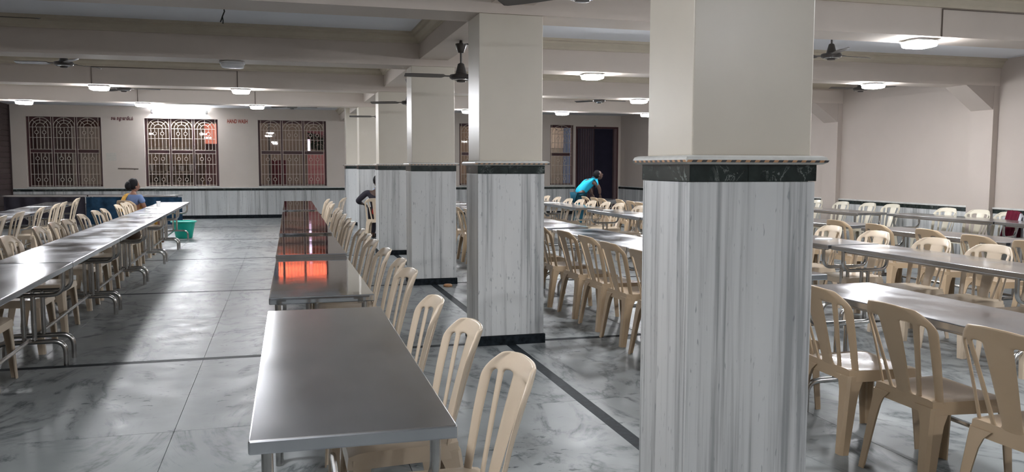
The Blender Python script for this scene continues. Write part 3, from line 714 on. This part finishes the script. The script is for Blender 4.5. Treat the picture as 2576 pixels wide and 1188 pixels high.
# ------------------------------------------------------------------ chairs (front is +Y)
def subsurf(bm, lv):
    me = bpy.data.meshes.new('tmp'); bm.to_mesh(me); bm.free(); o = obj('tmp', me)
    o.modifiers.new('s', 'SUBSURF').levels = lv
    dg = bpy.context.evaluated_depsgraph_get(); m2 = bpy.data.meshes.new_from_object(o.evaluated_get(dg))
    bpy.data.objects.remove(o); bm = bmesh.new(); bm.from_mesh(m2); bpy.data.meshes.remove(m2); bpy.data.meshes.remove(me)
    return bm
def chair_meshes():
    out = {}
    # seat
    bm = bmesh.new(); n = 12; top = []
    def hw(v): return .203+.02*v            # half width, back to front
    for j in range(n+1):
        v = j/n; y = -.205+.42*v
        rowv = []
        for i in range(n+1):
            u = -1+2*i/n; x = u*hw(v)
            z = .445-.016*(1-u*u)*math.sin(math.pi*min(1, v*.9+.05)) - (.018*((v-.85)/.15)**2 if v > .85 else 0)
            cr = 0
            if v > .9: x *= 1-.05*((v-.9)/.1)**2
            if v < .08: x *= 1-.05*((.08-v)/.08)**2
            if abs(u) > .9: z -= .006*((abs(u)-.9)/.1)**2
            rowv.append(bm.verts.new((x, y, z)))
        top.append(rowv)
    for j in range(n):
        for i in range(n): bm.faces.new((top[j][i], top[j][i+1], top[j+1][i+1], top[j+1][i]))
    per = top[0][:]+[top[j][n] for j in range(1, n+1)]+top[n][n-1::-1]+[top[j][0] for j in range(n-1, 0, -1)]
    low = []
    L = len(per)
    for k, v in enumerate(per):
        u = v.co.x/.223; vv = (v.co.y+.205)/.42
        drop = .05+.014*(max(abs(u), abs(vv*2-1))**6)
        low.append(bm.verts.new((v.co.x*1.03, v.co.y+(.006 if vv > .5 else -.004), .44-drop)))
    for k in range(L): bm.faces.new((per[k], low[k], low[(k+1) % L], per[(k+1) % L]))
    inn = [bm.verts.new((v.co.x*.9, v.co.y*.9, .425)) for v in low]
    for k in range(L): bm.faces.new((low[k], inn[k], inn[(k+1) % L], low[(k+1) % L]))
    bm.faces.new(inn)
    out['seat'] = bm
    # backrest
    bm = bmesh.new()
    NV = 16; VT, VB = .86, .06
    zb, zt = .415, .875
    def halfw(v): return .203+.036*v if v < .80 else (.203+.036*.80)*(1-.34*((v-.80)/.20)**2.6)
    def edges(v):
        cw = .050+.034*v; so = .090+.074*v; sw = .0135+.004*v; ro = halfw(v); rw = .034+.006*v
        sc = 1 if v < VT else (ro-.038)/(halfw(VT)-.038)
        a = [ro, ro-rw if v < VT else max(ro-rw, (so+sw)*sc+.004), (so+sw)*sc, (so-sw)*sc, cw*sc]
        return [-q for q in a]+a[::-1]
    rows = []
    vs = sorted(set([0, VB, .14, .22, .3, .38, .46, .54, .62, .70, .78, .82, VT, .90, .935, .965, .985, 1.0]))
    for v in vs:
        rv = []
        for k, x in enumerate(edges(v)):
            arch = .030*(abs(x)/.2)**2.2*max(0, (v-.5)/.5)
            z = zb+(zt-zb)*v-arch
            lean = .12*v+.02*v*v
            y = -.188-lean+.055*(x/.2)**2*(.5+.5*v)
            if k in (0, 9): y += .012            # rail lips turn forward
            rv.append(bm.verts.new((x, y, z)))
        rows.append(rv)
    for j in range(len(vs)-1):
        full = vs[j] >= VT-1e-6
        for k in range(9):
            if k % 2 == 0 or full or (vs[j+1] <= VB+1e-6 and 2 <= k <= 6): bm.faces.new((rows[j][k], rows[j][k+1], rows[j+1][k+1], rows[j+1][k]))
    bmesh.ops.recalc_face_normals(bm, faces=bm.faces)
    bmesh.ops.solidify(bm, geom=bm.faces[:], thickness=.014)
    loose = [v for v in bm.verts if not v.link_faces]
    bmesh.ops.delete(bm, geom=loose, context='VERTS')
    bm = subsurf(bm, 2)
    out['backrest'] = bm
    # legs
    def leg(sx, front):
        bm = bmesh.new(); rings = []
        for z, a, b in ((.41, .12, .10), (.375, .088, .082), (.33, .073, .068), (.25, .064, .060), (.12, .056, .052), (0, .048, .046)):
            k = 1-z/.41
            if front: cx, cy = .222+.012*k, .212+.02*k; sy = 1
            else: cx, cy = .208+.028*k, -.215-.055*k; sy = -1
            ch, th = .014, .008
            P = [(a, 0), (ch, 0), (0, ch), (0, b), (th, b), (th, ch+th*.4), (ch+th*.4, th), (a, th)]
            rings.append([(sx*(cx-p), sy*(abs(cy)-q), z) for p, q in P])
        loft(bm, rings); return bm
    out['lfl'] = leg(-1, True); out['lfr'] = leg(1, True); out['lbl'] = leg(-1, False); out['lbr'] = leg(1, False)
    return out
def chair_proto(mat):
    cm = chair_meshes(); t = thing('plastic_chair', 'x', 'chair')
    obj('seat', mesh('seat', cm['seat'], mat, 50), t); obj('backrest', mesh('backrest', cm['backrest'], mat, 50), t)
    for k in ('lfl', 'lfr', 'lbl', 'lbr'): obj('leg', mesh('leg', cm[k], mat, 30), t)
    return t
CH = {}
def chair(x, y, deg, label, group, mat='plastic'):
    if mat not in CH: CH[mat] = o = chair_proto(mat)
    else: o = copy_tree(CH[mat], (0,0,0), (0,0,0))
    o.location = (x, y, 0); o.rotation_euler = (0, 0, R(deg)); o['label'] = label; o['group'] = group
    return o
BT = .315       # distance from chair centre to the top of its back
def crow(tops, deg, lab, group, mat='plastic'):
    d = Vector((-math.sin(R(deg)), math.cos(R(deg))))        # facing direction
    for k, tpt in enumerate(tops):
        x, y = tpt[0], tpt[1]; a = deg+random.uniform(-3, 3)+(tpt[2] if len(tpt) > 2 else 0)
        chair(x+d.x*BT, y+d.y*BT, a, lab % ORD[k], group, mat)
crow([(.76, 2.60), (.745, 3.27), (.72, 3.95), (.77, 5.08), (.79, 5.68), (.78, 6.42), (.77, 7.22), (.78, 7.86), (.785, 8.50), (.78, 9.66), (.79, 10.36), (.80, 11.25), (.82, 12.3), (.83, 13.0), (.84, 14.5), (.86, 15.4), (.87, 16.6)], 90,
     'beige plastic chair right of the centre tables, %s to the camera', 'chairs along the centre tables')
chair(.93, 17.35, 75, 'beige plastic chair standing loose beside the farthest column', 'loose chairs')
crow([(-2.38, 6.3), (-2.40, 7.5), (-2.43, 8.4), (-2.48, 9.6), (-2.5, 10.3), (-2.5, 10.85), (-2.58, 12.0), (-2.6, 12.95), (-2.6, 13.55), (-2.64, 14.85), (-2.66, 15.5), (-2.68, 16.0)], -90,
     'beige plastic chair left of the aisle row of tables, %s to the camera', 'chairs along the row left of the aisle')
crow([(-3.33, 10.6), (-3.42, 11.9), (-3.48, 12.9), (-3.57, 14.3), (-3.66, 15.6), (-3.71, 16.3), (-3.90, 18.2)], 93,
     'beige plastic chair pushed to the far left tables, %s to the camera', 'chairs along the far left row')
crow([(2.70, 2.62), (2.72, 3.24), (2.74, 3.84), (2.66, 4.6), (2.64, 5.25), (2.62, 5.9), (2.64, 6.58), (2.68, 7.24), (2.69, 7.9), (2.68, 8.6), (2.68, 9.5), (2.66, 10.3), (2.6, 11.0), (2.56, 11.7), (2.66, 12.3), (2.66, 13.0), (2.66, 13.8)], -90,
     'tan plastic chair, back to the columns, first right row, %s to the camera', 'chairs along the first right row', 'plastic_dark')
crow([(5.60, 4.85), (5.66, 5.50), (5.70, 6.18), (5.76, 7.02), (5.8, 7.8), (5.76, 8.6), (5.74, 9.4), (5.74, 10.2), (5.72, 11.0), (5.70, 11.85), (5.70, 12.6), (5.76, 13.6), (5.72, 14.15), (5.66, 14.7), (5.66, 15.35), (5.6, 15.85), (5.66, 16.75), (5.66, 17.5)], 90,
     'beige plastic chair facing the columns at the second right row, %s to the camera', 'chairs along the second right row')
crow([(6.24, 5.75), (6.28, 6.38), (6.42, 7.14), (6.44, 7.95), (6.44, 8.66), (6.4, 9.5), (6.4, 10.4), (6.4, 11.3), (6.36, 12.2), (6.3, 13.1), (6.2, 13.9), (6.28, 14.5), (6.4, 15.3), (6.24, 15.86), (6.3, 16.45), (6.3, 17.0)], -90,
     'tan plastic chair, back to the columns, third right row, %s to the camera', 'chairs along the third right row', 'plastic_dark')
crow([(10.12, 9.62), (10.2, 10.22), (10.2, 10.86), (10.3, 12.22), (10.24, 12.75), (10.14, 13.35), (10.12, 14.1), (10.1, 15.0), (10.1, 15.9)], 90,
     'cream plastic chair against the right wall dado, %s to the camera', 'cream chairs along the right wall', 'plastic_cream')

# ------------------------------------------------------------------ cloths, tub, cup, papers, signs
def cloth_sheet(n, m, fn, th, mat, name):
    bm = bmesh.new(); g = [[bm.verts.new(fn(i/n, j/m)) for i in range(n+1)] for j in range(m+1)]
    for j in range(m):
        for i in range(n): bm.faces.new((g[j][i], g[j][i+1], g[j+1][i+1], g[j+1][i]))
    bmesh.ops.recalc_face_normals(bm, faces=bm.faces); bmesh.ops.solidify(bm, geom=bm.faces[:], thickness=th)
    return mesh(name, bm, mat, 60)
# maroon and pale cloth thrown over the near right-wall chair back
def over_chair(w0, w1, drop):
    def fn(u, v):
        x = w0+(w1-w0)*u
        s = -1+2*v; arch = .06*(abs(x)/.2)**3
        zt_ = .89-arch*.4; k = max(0, abs(s)-.12)/.88
        y = -.325+.055*(x/.2)**2+(.03*s*1.0 if abs(s) < .12 else (.014+.13*k if s > 0 else -.02-.01*k))
        return (x, y+.006*math.sin(u*22), zt_-drop*k+.004*math.sin(u*17+v*3))
    return fn
t = thing('draped_cloth', 'dark maroon cloth draped over a cream chair at the right edge', 'cloth', (10.12-BT, 9.62, 0), R(90), me=cloth_sheet(18, 16, over_chair(-.20, .06, .42), .006, 'maroon_cloth', 'draped_cloth'))
t = thing('draped_cloth', 'pale lilac cloth draped beside the maroon cloth at the right edge', 'cloth', (10.12-BT, 9.62, 0), R(90), me=cloth_sheet(12, 16, over_chair(-.30, -.21, .40), .006, 'pale_cloth', 'draped_cloth'))
# blue cloth hanging behind the back tables
def blue(u, v): return (-4.75+2.3*u, 22.925-.46*u-.02+.03*math.sin(u*40+v*2), .03+.69*v)
thing('table_sheet', 'dark blue cloth hanging under the back wall table', 'cloth', me=cloth_sheet(70, 6, blue, .006, 'blue_cloth', 'table_sheet'))
def dark(u, v): return (-6.7+1.93*u, 23.325-.386*u-.02+.03*math.sin(u*33+v*2), .03+.69*v)
thing('table_sheet', 'charcoal sheet under the leftmost back wall table', 'cloth', me=cloth_sheet(60, 6, dark, .006, 'grey_shirt', 'table_sheet'))  # plain charcoal sheet filling the space under the table
# green tub
tub = thing('plastic_tub', 'bright green plastic tub on the floor under the left tables', 'tub', (-2.0, 18.5, 0))
bm = bmesh.new(); lathe(bm, [(.15, 0), (.165, .02), (.225, .33), (.255, .335), (.258, .36), (.225, .362), (.215, .33), (.155, .03), (.02, .025)], 36); obj('shell', mesh('shell', bm, 'teal', 40), tub)
# paper cup, scraps on tables
bm = bmesh.new(); lathe(bm, [(.026, 0), (.037, .09), (.039, .092), (.036, .09), (.025, .006), (.004, .005)], 18)
thing('paper_cup', 'white paper cup standing on a table near the woman', 'cup', (-2.19, 16.35, TZ+.001), me=mesh('paper_cup', bm, 'paper_cup', 40))
for k, (x, y, lab) in enumerate(((-2.05, 17.6, 'crumpled white scrap at the far end of the aisle row'), (-2.17, 15.75, 'white leaf scrap beside the paper cup'), (-2.12, 15.0, 'small white scrap near the paper cup'), (-1.95, 13.3, 'small white scrap on the aisle row tables'), (5.33, 13.2, 'white scraps on a table end in the second right row'), (5.36, 7.35, 'white paper plate scrap on the second right row'))):
    bm = bmesh.new(); P = [(random.uniform(.07, .11)*math.cos(a*.9), random.uniform(.05, .09)*math.sin(a*.9)) for a in range(7)]
    prism(bm, P, 'z', 0, .006)
    thing('paper_scrap', lab, 'scrap', (x, y, TZ+.001), me=mesh('paper_scrap', bm, 'paper_cup', 0, .001))
# brown bag on a seat
bm = bmesh.new(); lathe(bm, [(.02, 0), (.10, .01), (.12, .06), (.10, .13), (.04, .16), (.02, .15)], 18)
thing('bag', 'small brown bag lying on a chair seat left of the aisle', 'bag', (-2.1, 12.95, .445), me=mesh('bag', bm, 'bag', 50))
# brown pad near the third column base
bm = bmesh.new(); lathe(bm, [(.055, 0), (.06, .015), (.045, .03), (.01, .034)], 16)
thing('stone_pad', 'small brown lump on the floor by the third column', 'debris', (1.98, 10.2, 0), me=mesh('stone_pad', bm, 'chip_orange', 40))
# wall notes, pipe
thing('paper_notice', 'faded square paper notice on the back wall', 'notice', (-4.68, YB-.004, 1.64), me=mesh('paper_notice', B(0, 0, 0, .26, .003, .22), 'paper', 0))
bm = bmesh.new(); tube(bm, [(0, -.04, .01), (.52, -.04, 0)], .018, 8); tube(bm, [(.08, 0, 0), (.08, -.04, .0)], .012, 6); tube(bm, [(.42, 0, -.02), (.42, -.04, 0)], .012, 6)
thing('wall_rail', 'short dark rail fixed to the back wall between windows', 'rail', (-4.38, YB, 1.42), me=mesh('wall_rail', bm, 'conduit', 40))
def text_obj(name, s, size, mat, label, loc, width, parent=None, rot=(R(90), 0, 0), shear=0):
    cu = bpy.data.curves.new(name, 'FONT'); cu.body = s; cu.size = size; cu.extrude = .002; cu.shear = shear; cu.offset = .004
    o = bpy.data.objects.new(name, cu); COL.objects.link(o)
    dg = bpy.context.evaluated_depsgraph_get(); me = bpy.data.meshes.new_from_object(o.evaluated_get(dg))
    bpy.data.objects.remove(o); bpy.data.curves.remove(cu)
    me.materials.clear(); me.materials.append(M[mat])
    xs_ = [v.co.x for v in me.vertices]
    k = width/(max(xs_)-min(xs_)) if xs_ else 1
    for v in me.vertices: v.co.x *= k
    t = obj(name, me, None, loc, rot); t['label'] = label; t['category'] = 'sign'
    return t
text_obj('wall_lettering', 'HAND WASH', .15, 'red_ink', 'red painted HAND WASH lettering on the back wall', (-1.49, YB-.003, 2.73), .56, shear=.12)
text_obj('wall_lettering', 'கை கழுவுமிடம்', .12, 'maroon_ink', 'maroon painted regional lettering high on the back wall', (-4.52, YB-.003, 2.77), .56)

# ------------------------------------------------------------------ people
def skinned(name, nodes, edges, mat, parent, root, sub=2):
    names = list(nodes); me = bpy.data.meshes.new(name)
    me.from_pydata([nodes[k][0] for k in names], [(names.index(a), names.index(b)) for a, b in edges], [])
    o = obj(name, me, parent); me.materials.append(M[mat])
    sm = o.modifiers.new('skin', 'SKIN'); sm.use_smooth_shade = True; sm.use_x_symmetry = False
    for k, v in zip(names, me.skin_vertices[0].data):
        r = nodes[k][1]; v.radius = (r, r) if not isinstance(r, tuple) else r
        v.use_root = (k == root)
    ss = o.modifiers.new('sub', 'SUBSURF'); ss.levels = ss.render_levels = sub
    dg = bpy.context.evaluated_depsgraph_get(); m2 = bpy.data.meshes.new_from_object(o.evaluated_get(dg))
    o.modifiers.clear(); o.data = m2; bpy.data.meshes.remove(me)
    m2.polygons.foreach_set('use_smooth', [True]*len(m2.polygons))
    return o
def ell(bm, c, r, n=16, m=10, fn=None, rot=None):
    rings = []
    for j in range(1, m):
        a = math.pi*j/m; ring = []
        for k in range(n):
            b = 2*math.pi*k/n
            p = Vector((r[0]*math.sin(a)*math.cos(b), r[1]*math.sin(a)*math.sin(b), r[2]*math.cos(a)))
            if fn: p = fn(p)
            if rot: p = rot @ p
            ring.append(Vector(c)+p)
        rings.append(ring)
    loft(bm, rings)
def head(parent, c, face, mat, hair, tilt=0, bun=False):
    """head with face features looking along local direction 'face' (degrees about z, +Y = 0)"""
    rot = Matrix.Rotation(R(face), 3, 'Z') @ Matrix.Rotation(R(-tilt), 3, 'X')
    bm = bmesh.new()
    def jaw(p):
        if p.z < 0: p = Vector((p.x*(1+p.z*2.2), p.y*(1+p.z*.8)+(-p.z)*.16, p.z))
        return p
    ell(bm, c, (.073, .092, .112), 18, 12, jaw, rot)
    def pt(x, y, z): return Vector(c)+rot @ Vector((x, y, z))
    ell(bm, pt(0, .098, -.016), (.013, .018, .024), 8, 6, None, rot)                    # nose
    ell(bm, pt(0, .088, -.058), (.024, .010, .008), 8, 6, None, rot)                    # mouth
    for s in (-1, 1): ell(bm, pt(s*.073, -.002, -.01), (.01, .02, .03), 8, 6, None, rot)    # ears
    h = obj('head', mesh('head', bm, mat, 60), parent)
    for s in (-1, 1):
        bm = bmesh.new(); ell(bm, pt(s*.03, .083, .006), (.012, .008, .007), 8, 6, None, rot); obj('eye', mesh('eye', bm, 'hair', 60), h)
    bm = bmesh.new()
    def cut(p):
        if p.y > .045: p = Vector((p.x, .045+(p.y-.045)*.35, p.z))
        return p
    ell(bm, pt(0, -.022, .03), (hair[0], hair[1], hair[2]), 18, 12, cut, rot)
    if bun: ell(bm, pt(0, -.115, -.01), (.07, .06, .085), 14, 8, None, rot)
    obj('hair', mesh('hair', bm, 'hair', 60), h)
def hand(parent, wrist, tip, up, mat, side=1):
    """palm plus five bent fingers reaching from wrist towards tip; 'up' = back of the hand"""
    w0 = Vector(wrist); d = (Vector(tip)-w0).normalized(); u = Vector(up); u = (u-d*u.dot(d)).normalized(); s = d.cross(u)*side
    bm = bmesh.new(); rings = []
    for t, hw_, th in ((0, .026, .018), (.03, .036, .017), (.07, .042, .014), (.09, .038, .012)):
        rings.append([w0+d*t+s*hw_*math.cos(a*math.pi/4)+u*th*math.sin(a*math.pi/4) for a in range(8)])
    loft(bm, rings)
    for k, (off, L) in enumerate(((-.03, .062), (-.010, .075), (.011, .07), (.030, .055))):
        b0 = w0+d*.085+s*off
        tube(bm, [b0, b0+d*L*.4+u*.002, b0+d*L*.75-u*.012, b0+d*L*.95-u*.03], [.0095, .009, .008, .0065], 8)
    b0 = w0+d*.03-s*.03
    tube(bm, [b0, b0-s*.025+d*.025, b0-s*.032+d*.055-u*.008], [.012, .0105, .008], 8)
    obj('hand', mesh('hand', bm, mat, 60), parent)

# seated woman (local frame: faces +Y, chair centre at origin)
wm = thing('person', 'woman with dark hair bun in blue blouse and mustard sari, seated left', 'person', (-2.66, 16.95, 0), R(-36))
skinned('body', {'pel': ((0, -.04, .53), .125), 'waist': ((0, -.07, .68), .105), 'chest': ((0, -.08, .85), (.12, .10)), 'neck0': ((0, -.07, .97), .055), 'neck': ((0, -.05, 1.05), .047),
    'hl': ((-.09, .04, .52), .085), 'kl': ((-.11, .40, .50), .062), 'al': ((-.11, .42, .10), .042), 'fl': ((-.11, .55, .03), .032),
    'hr': ((.09, .04, .52), .085), 'kr': ((.11, .40, .50), .062), 'ar': ((.11, .42, .10), .042), 'fr': ((.11, .55, .03), .032),
    'sl': ((-.17, -.075, .92), .055), 'el': ((-.22, .0, .68), .042), 'wl': ((-.12, .24, .66), .030),
    'sr': ((.17, -.075, .92), .055), 'er': ((.22, .0, .68), .042), 'wr': ((.12, .24, .66), .030)},
    [('pel', 'waist'), ('waist', 'chest'), ('chest', 'neck0'), ('neck0', 'neck'), ('pel', 'hl'), ('hl', 'kl'), ('kl', 'al'), ('al', 'fl'), ('pel', 'hr'), ('hr', 'kr'), ('kr', 'ar'), ('ar', 'fr'),
     ('chest', 'sl'), ('sl', 'el'), ('el', 'wl'), ('chest', 'sr'), ('sr', 'er'), ('er', 'wr')], 'skin', wm, 'pel')
skinned('blouse', {'waist': ((0, -.07, .72), .115), 'chest': ((0, -.08, .86), (.13, .112)), 'top': ((0, -.075, .95), .075), 'sl': ((-.172, -.075, .92), .066), 'ul': ((-.205, -.03, .80), .056), 'sr': ((.172, -.075, .92), .066), 'ur': ((.205, -.03, .80), .056)},
    [('waist', 'chest'), ('chest', 'top'), ('chest', 'sl'), ('sl', 'ul'), ('chest', 'sr'), ('sr', 'ur')], 'blue_blouse', wm, 'chest')
skinned('sari_skirt', {'pel': ((0, -.04, .54), .145), 'wa': ((0, -.06, .68), .12), 'k': ((0, .38, .50), (.17, .09)), 'h': ((0, .30, .53), (.17, .10)), 's': ((0, .42, .28), (.17, .08)), 'f': ((0, .43, .08), (.18, .09))},
    [('wa', 'pel'), ('pel', 'h'), ('h', 'k'), ('k', 's'), ('s', 'f')], 'sari', wm, 'pel')
def pallu(u, v):
    a = -.9+2.5*v     # from the front waist over the left shoulder and down the back
    x = .06-.19*math.sin(min(1, max(0, v))*math.pi*.5)+.10*(u-.5)
    y = -.08+.155*math.cos(v*math.pi)
    z = .70+.285*math.sin(v*math.pi)*(1 if v < .5 else 1)-.12*max(0, v-.6)
    return (x, y, z+.006*math.sin(u*25))
obj('sari_drape', cloth_sheet(10, 20, pallu, .006, 'sari', 'sari_drape'), wm)
head(wm, (0, -.03, 1.13), -18, 'skin', (.088, .105, .112), 6, True)
for s in (-1, 1): hand(wm, (s*.12, .24, .66), (s*.09, .34, .645), (0, 0, 1), 'skin', s)
chair(-2.66, 16.95, -36, 'tan plastic chair under the seated woman', 'chairs of the seated people', 'plastic_dark')

# seated man behind the fourth column
sm_ = thing('person', 'man in charcoal and red seated with his back to the camera', 'person', (1.86, 17.0, 0), R(-14))
skinned('body', {'pel': ((0, -.04, .54), .125), 'waist': ((0, -.09, .70), .115), 'chest': ((0, -.11, .90), (.14, .11)), 'neck0': ((0, -.09, 1.03), .06), 'neck': ((0, -.07, 1.10), .052),
    'hl': ((-.10, .04, .53), .085), 'kl': ((-.16, .40, .50), .065), 'al': ((-.16, .40, .09), .045), 'fl': ((-.17, .54, .035), .035),
    'hr': ((.10, .04, .53), .085), 'kr': ((.16, .40, .50), .065), 'ar': ((.16, .40, .09), .045), 'fr': ((.17, .54, .035), .035),
    'sl': ((-.20, -.10, .98), .06), 'el': ((-.40, -.08, .80), .047), 'wl': ((-.34, .17, .74), .034),
    'sr': ((.20, -.10, .98), .06), 'er': ((.30, .0, .74), .047), 'wr': ((.20, .22, .62), .034)},
    [('pel', 'waist'), ('waist', 'chest'), ('chest', 'neck0'), ('neck0', 'neck'), ('pel', 'hl'), ('hl', 'kl'), ('kl', 'al'), ('al', 'fl'), ('pel', 'hr'), ('hr', 'kr'), ('kr', 'ar'), ('ar', 'fr'),
     ('chest', 'sl'), ('sl', 'el'), ('el', 'wl'), ('chest', 'sr'), ('sr', 'er'), ('er', 'wr')], 'skin_dark', sm_, 'pel')
skinned('shirt', {'pel': ((0, -.05, .56), .14), 'waist': ((0, -.09, .72), .13), 'chest': ((0, -.11, .90), (.152, .122)), 'top': ((0, -.10, 1.0), .085), 'sl': ((-.203, -.10, .98), .072), 'el': ((-.395, -.08, .805), .058), 'wl': ((-.36, .06, .765), .05), 'sr': ((.203, -.10, .98), .072), 'er': ((.295, .0, .75), .058), 'wr': ((.24, .13, .67), .05)},
    [('pel', 'waist'), ('waist', 'chest'), ('chest', 'top'), ('chest', 'sl'), ('sl', 'el'), ('el', 'wl'), ('chest', 'sr'), ('sr', 'er'), ('er', 'wr')], 'grey_shirt', sm_, 'chest')
skinned('vest', {'pel': ((.02, -.08, .55), .15), 'waist': ((.02, -.11, .70), .138), 'chest': ((.03, -.135, .88), (.13, .115))}, [('pel', 'waist'), ('waist', 'chest')], 'red_cloth', sm_, 'waist')
skinned('collar', {'a': ((-.07, -.09, 1.03), .03), 'b': ((0, -.135, 1.045), .03), 'c': ((.07, -.09, 1.03), .03)}, [('a', 'b'), ('b', 'c')], 'blue_collar', sm_, 'b', 1)
skinned('trousers', {'pel': ((0, -.03, .55), .14), 'hl': ((-.10, .06, .54), .10), 'kl': ((-.16, .41, .50), .082), 'al': ((-.16, .40, .10), .062), 'hr': ((.10, .06, .54), .10), 'kr': ((.16, .41, .50), .082), 'ar': ((.16, .40, .10), .062)},
    [('pel', 'hl'), ('hl', 'kl'), ('kl', 'al'), ('pel', 'hr'), ('hr', 'kr'), ('kr', 'ar')], 'grey_shirt', sm_, 'pel')
head(sm_, (0, -.04, 1.195), -10, 'skin_dark', (.08, .098, .10), 10)
hand(sm_, (-.34, .17, .74), (-.28, .26, .70), (0, 0, 1), 'skin_dark', -1); hand(sm_, (.20, .22, .62), (.14, .3, .6), (0, 0, 1), 'skin_dark', 1)
chair(1.86, 17.0, -14, 'tan plastic chair under the man seated by the fourth column', 'chairs of the seated people', 'plastic')

# bending man in turquoise shirt (local frame: bends towards +Y, feet at origin)
bmn = thing('person', 'man in turquoise shirt bending over a table near the doorway', 'person', (6.72, 18.42, 0), R(-84))
skinned('body', {'pel': ((0, -.02, .88), .125), 'waist': ((0, .10, 1.00), .11), 'chest': ((0, .26, 1.13), (.14, .11)), 'neck0': ((0, .37, 1.20), .06), 'neck': ((0, .43, 1.245), .052),
    'hl': ((-.10, -.02, .84), .09), 'kl': ((-.11, .03, .47), .062), 'al': ((-.11, -.05, .10), .045), 'fl': ((-.12, .09, .035), .035),
    'hr': ((.10, -.02, .84), .09), 'kr': ((.11, .06, .47), .062), 'ar': ((.11, .0, .10), .045), 'fr': ((.12, .14, .035), .035),
    'sl': ((-.19, .31, 1.16), .058), 'el': ((-.24, .40, .99), .045), 'wl': ((-.20, .44, .86), .033),
    'sr': ((.19, .31, 1.16), .058), 'er': ((.23, .41, 1.0), .045), 'wr': ((.20, .44, .86), .033)},
    [('pel', 'waist'), ('waist', 'chest'), ('chest', 'neck0'), ('neck0', 'neck'), ('pel', 'hl'), ('hl', 'kl'), ('kl', 'al'), ('al', 'fl'), ('pel', 'hr'), ('hr', 'kr'), ('kr', 'ar'), ('ar', 'fr'),
     ('chest', 'sl'), ('sl', 'el'), ('el', 'wl'), ('chest', 'sr'), ('sr', 'er'), ('er', 'wr')], 'skin_dark', bmn, 'pel')
skinned('shirt', {'pel': ((0, -.05, .83), .15), 'waist': ((0, .10, 1.0), .132), 'chest': ((0, .26, 1.13), (.158, .128)), 'top': ((0, .345, 1.185), .09), 'sl': ((-.192, .31, 1.16), .075), 'ul': ((-.225, .365, 1.06), .066), 'sr': ((.192, .31, 1.16), .075), 'ur': ((.22, .37, 1.06), .066)},
    [('pel', 'waist'), ('waist', 'chest'), ('chest', 'top'), ('chest', 'sl'), ('sl', 'ul'), ('chest', 'sr'), ('sr', 'ur')], 'cyan', bmn, 'chest')
skinned('collar', {'a': ((-.06, .38, 1.225), .03), 'b': ((0, .34, 1.27), .03), 'c': ((.06, .38, 1.225), .03)}, [('a', 'b'), ('b', 'c')], 'teal_pants', bmn, 'b', 1)
skinned('trousers', {'pel': ((0, -.03, .86), .14), 'hl': ((-.10, -.02, .80), .11), 'kl': ((-.11, .03, .47), .08), 'al': ((-.11, -.05, .10), .062), 'hr': ((.10, -.02, .80), .11), 'kr': ((.11, .06, .47), .08), 'ar': ((.11, 0, .10), .062)},
    [('pel', 'hl'), ('hl', 'kl'), ('kl', 'al'), ('pel', 'hr'), ('hr', 'kr'), ('kr', 'ar')], 'teal_pants', bmn, 'pel')
head(bmn, (0, .50, 1.31), -8, 'skin_dark', (.08, .098, .10), -18)
for s in (-1, 1): hand(bmn, (s*.20, .44, .86), (s*.19, .47, .78), (0, 1, .2), 'skin_dark', s)
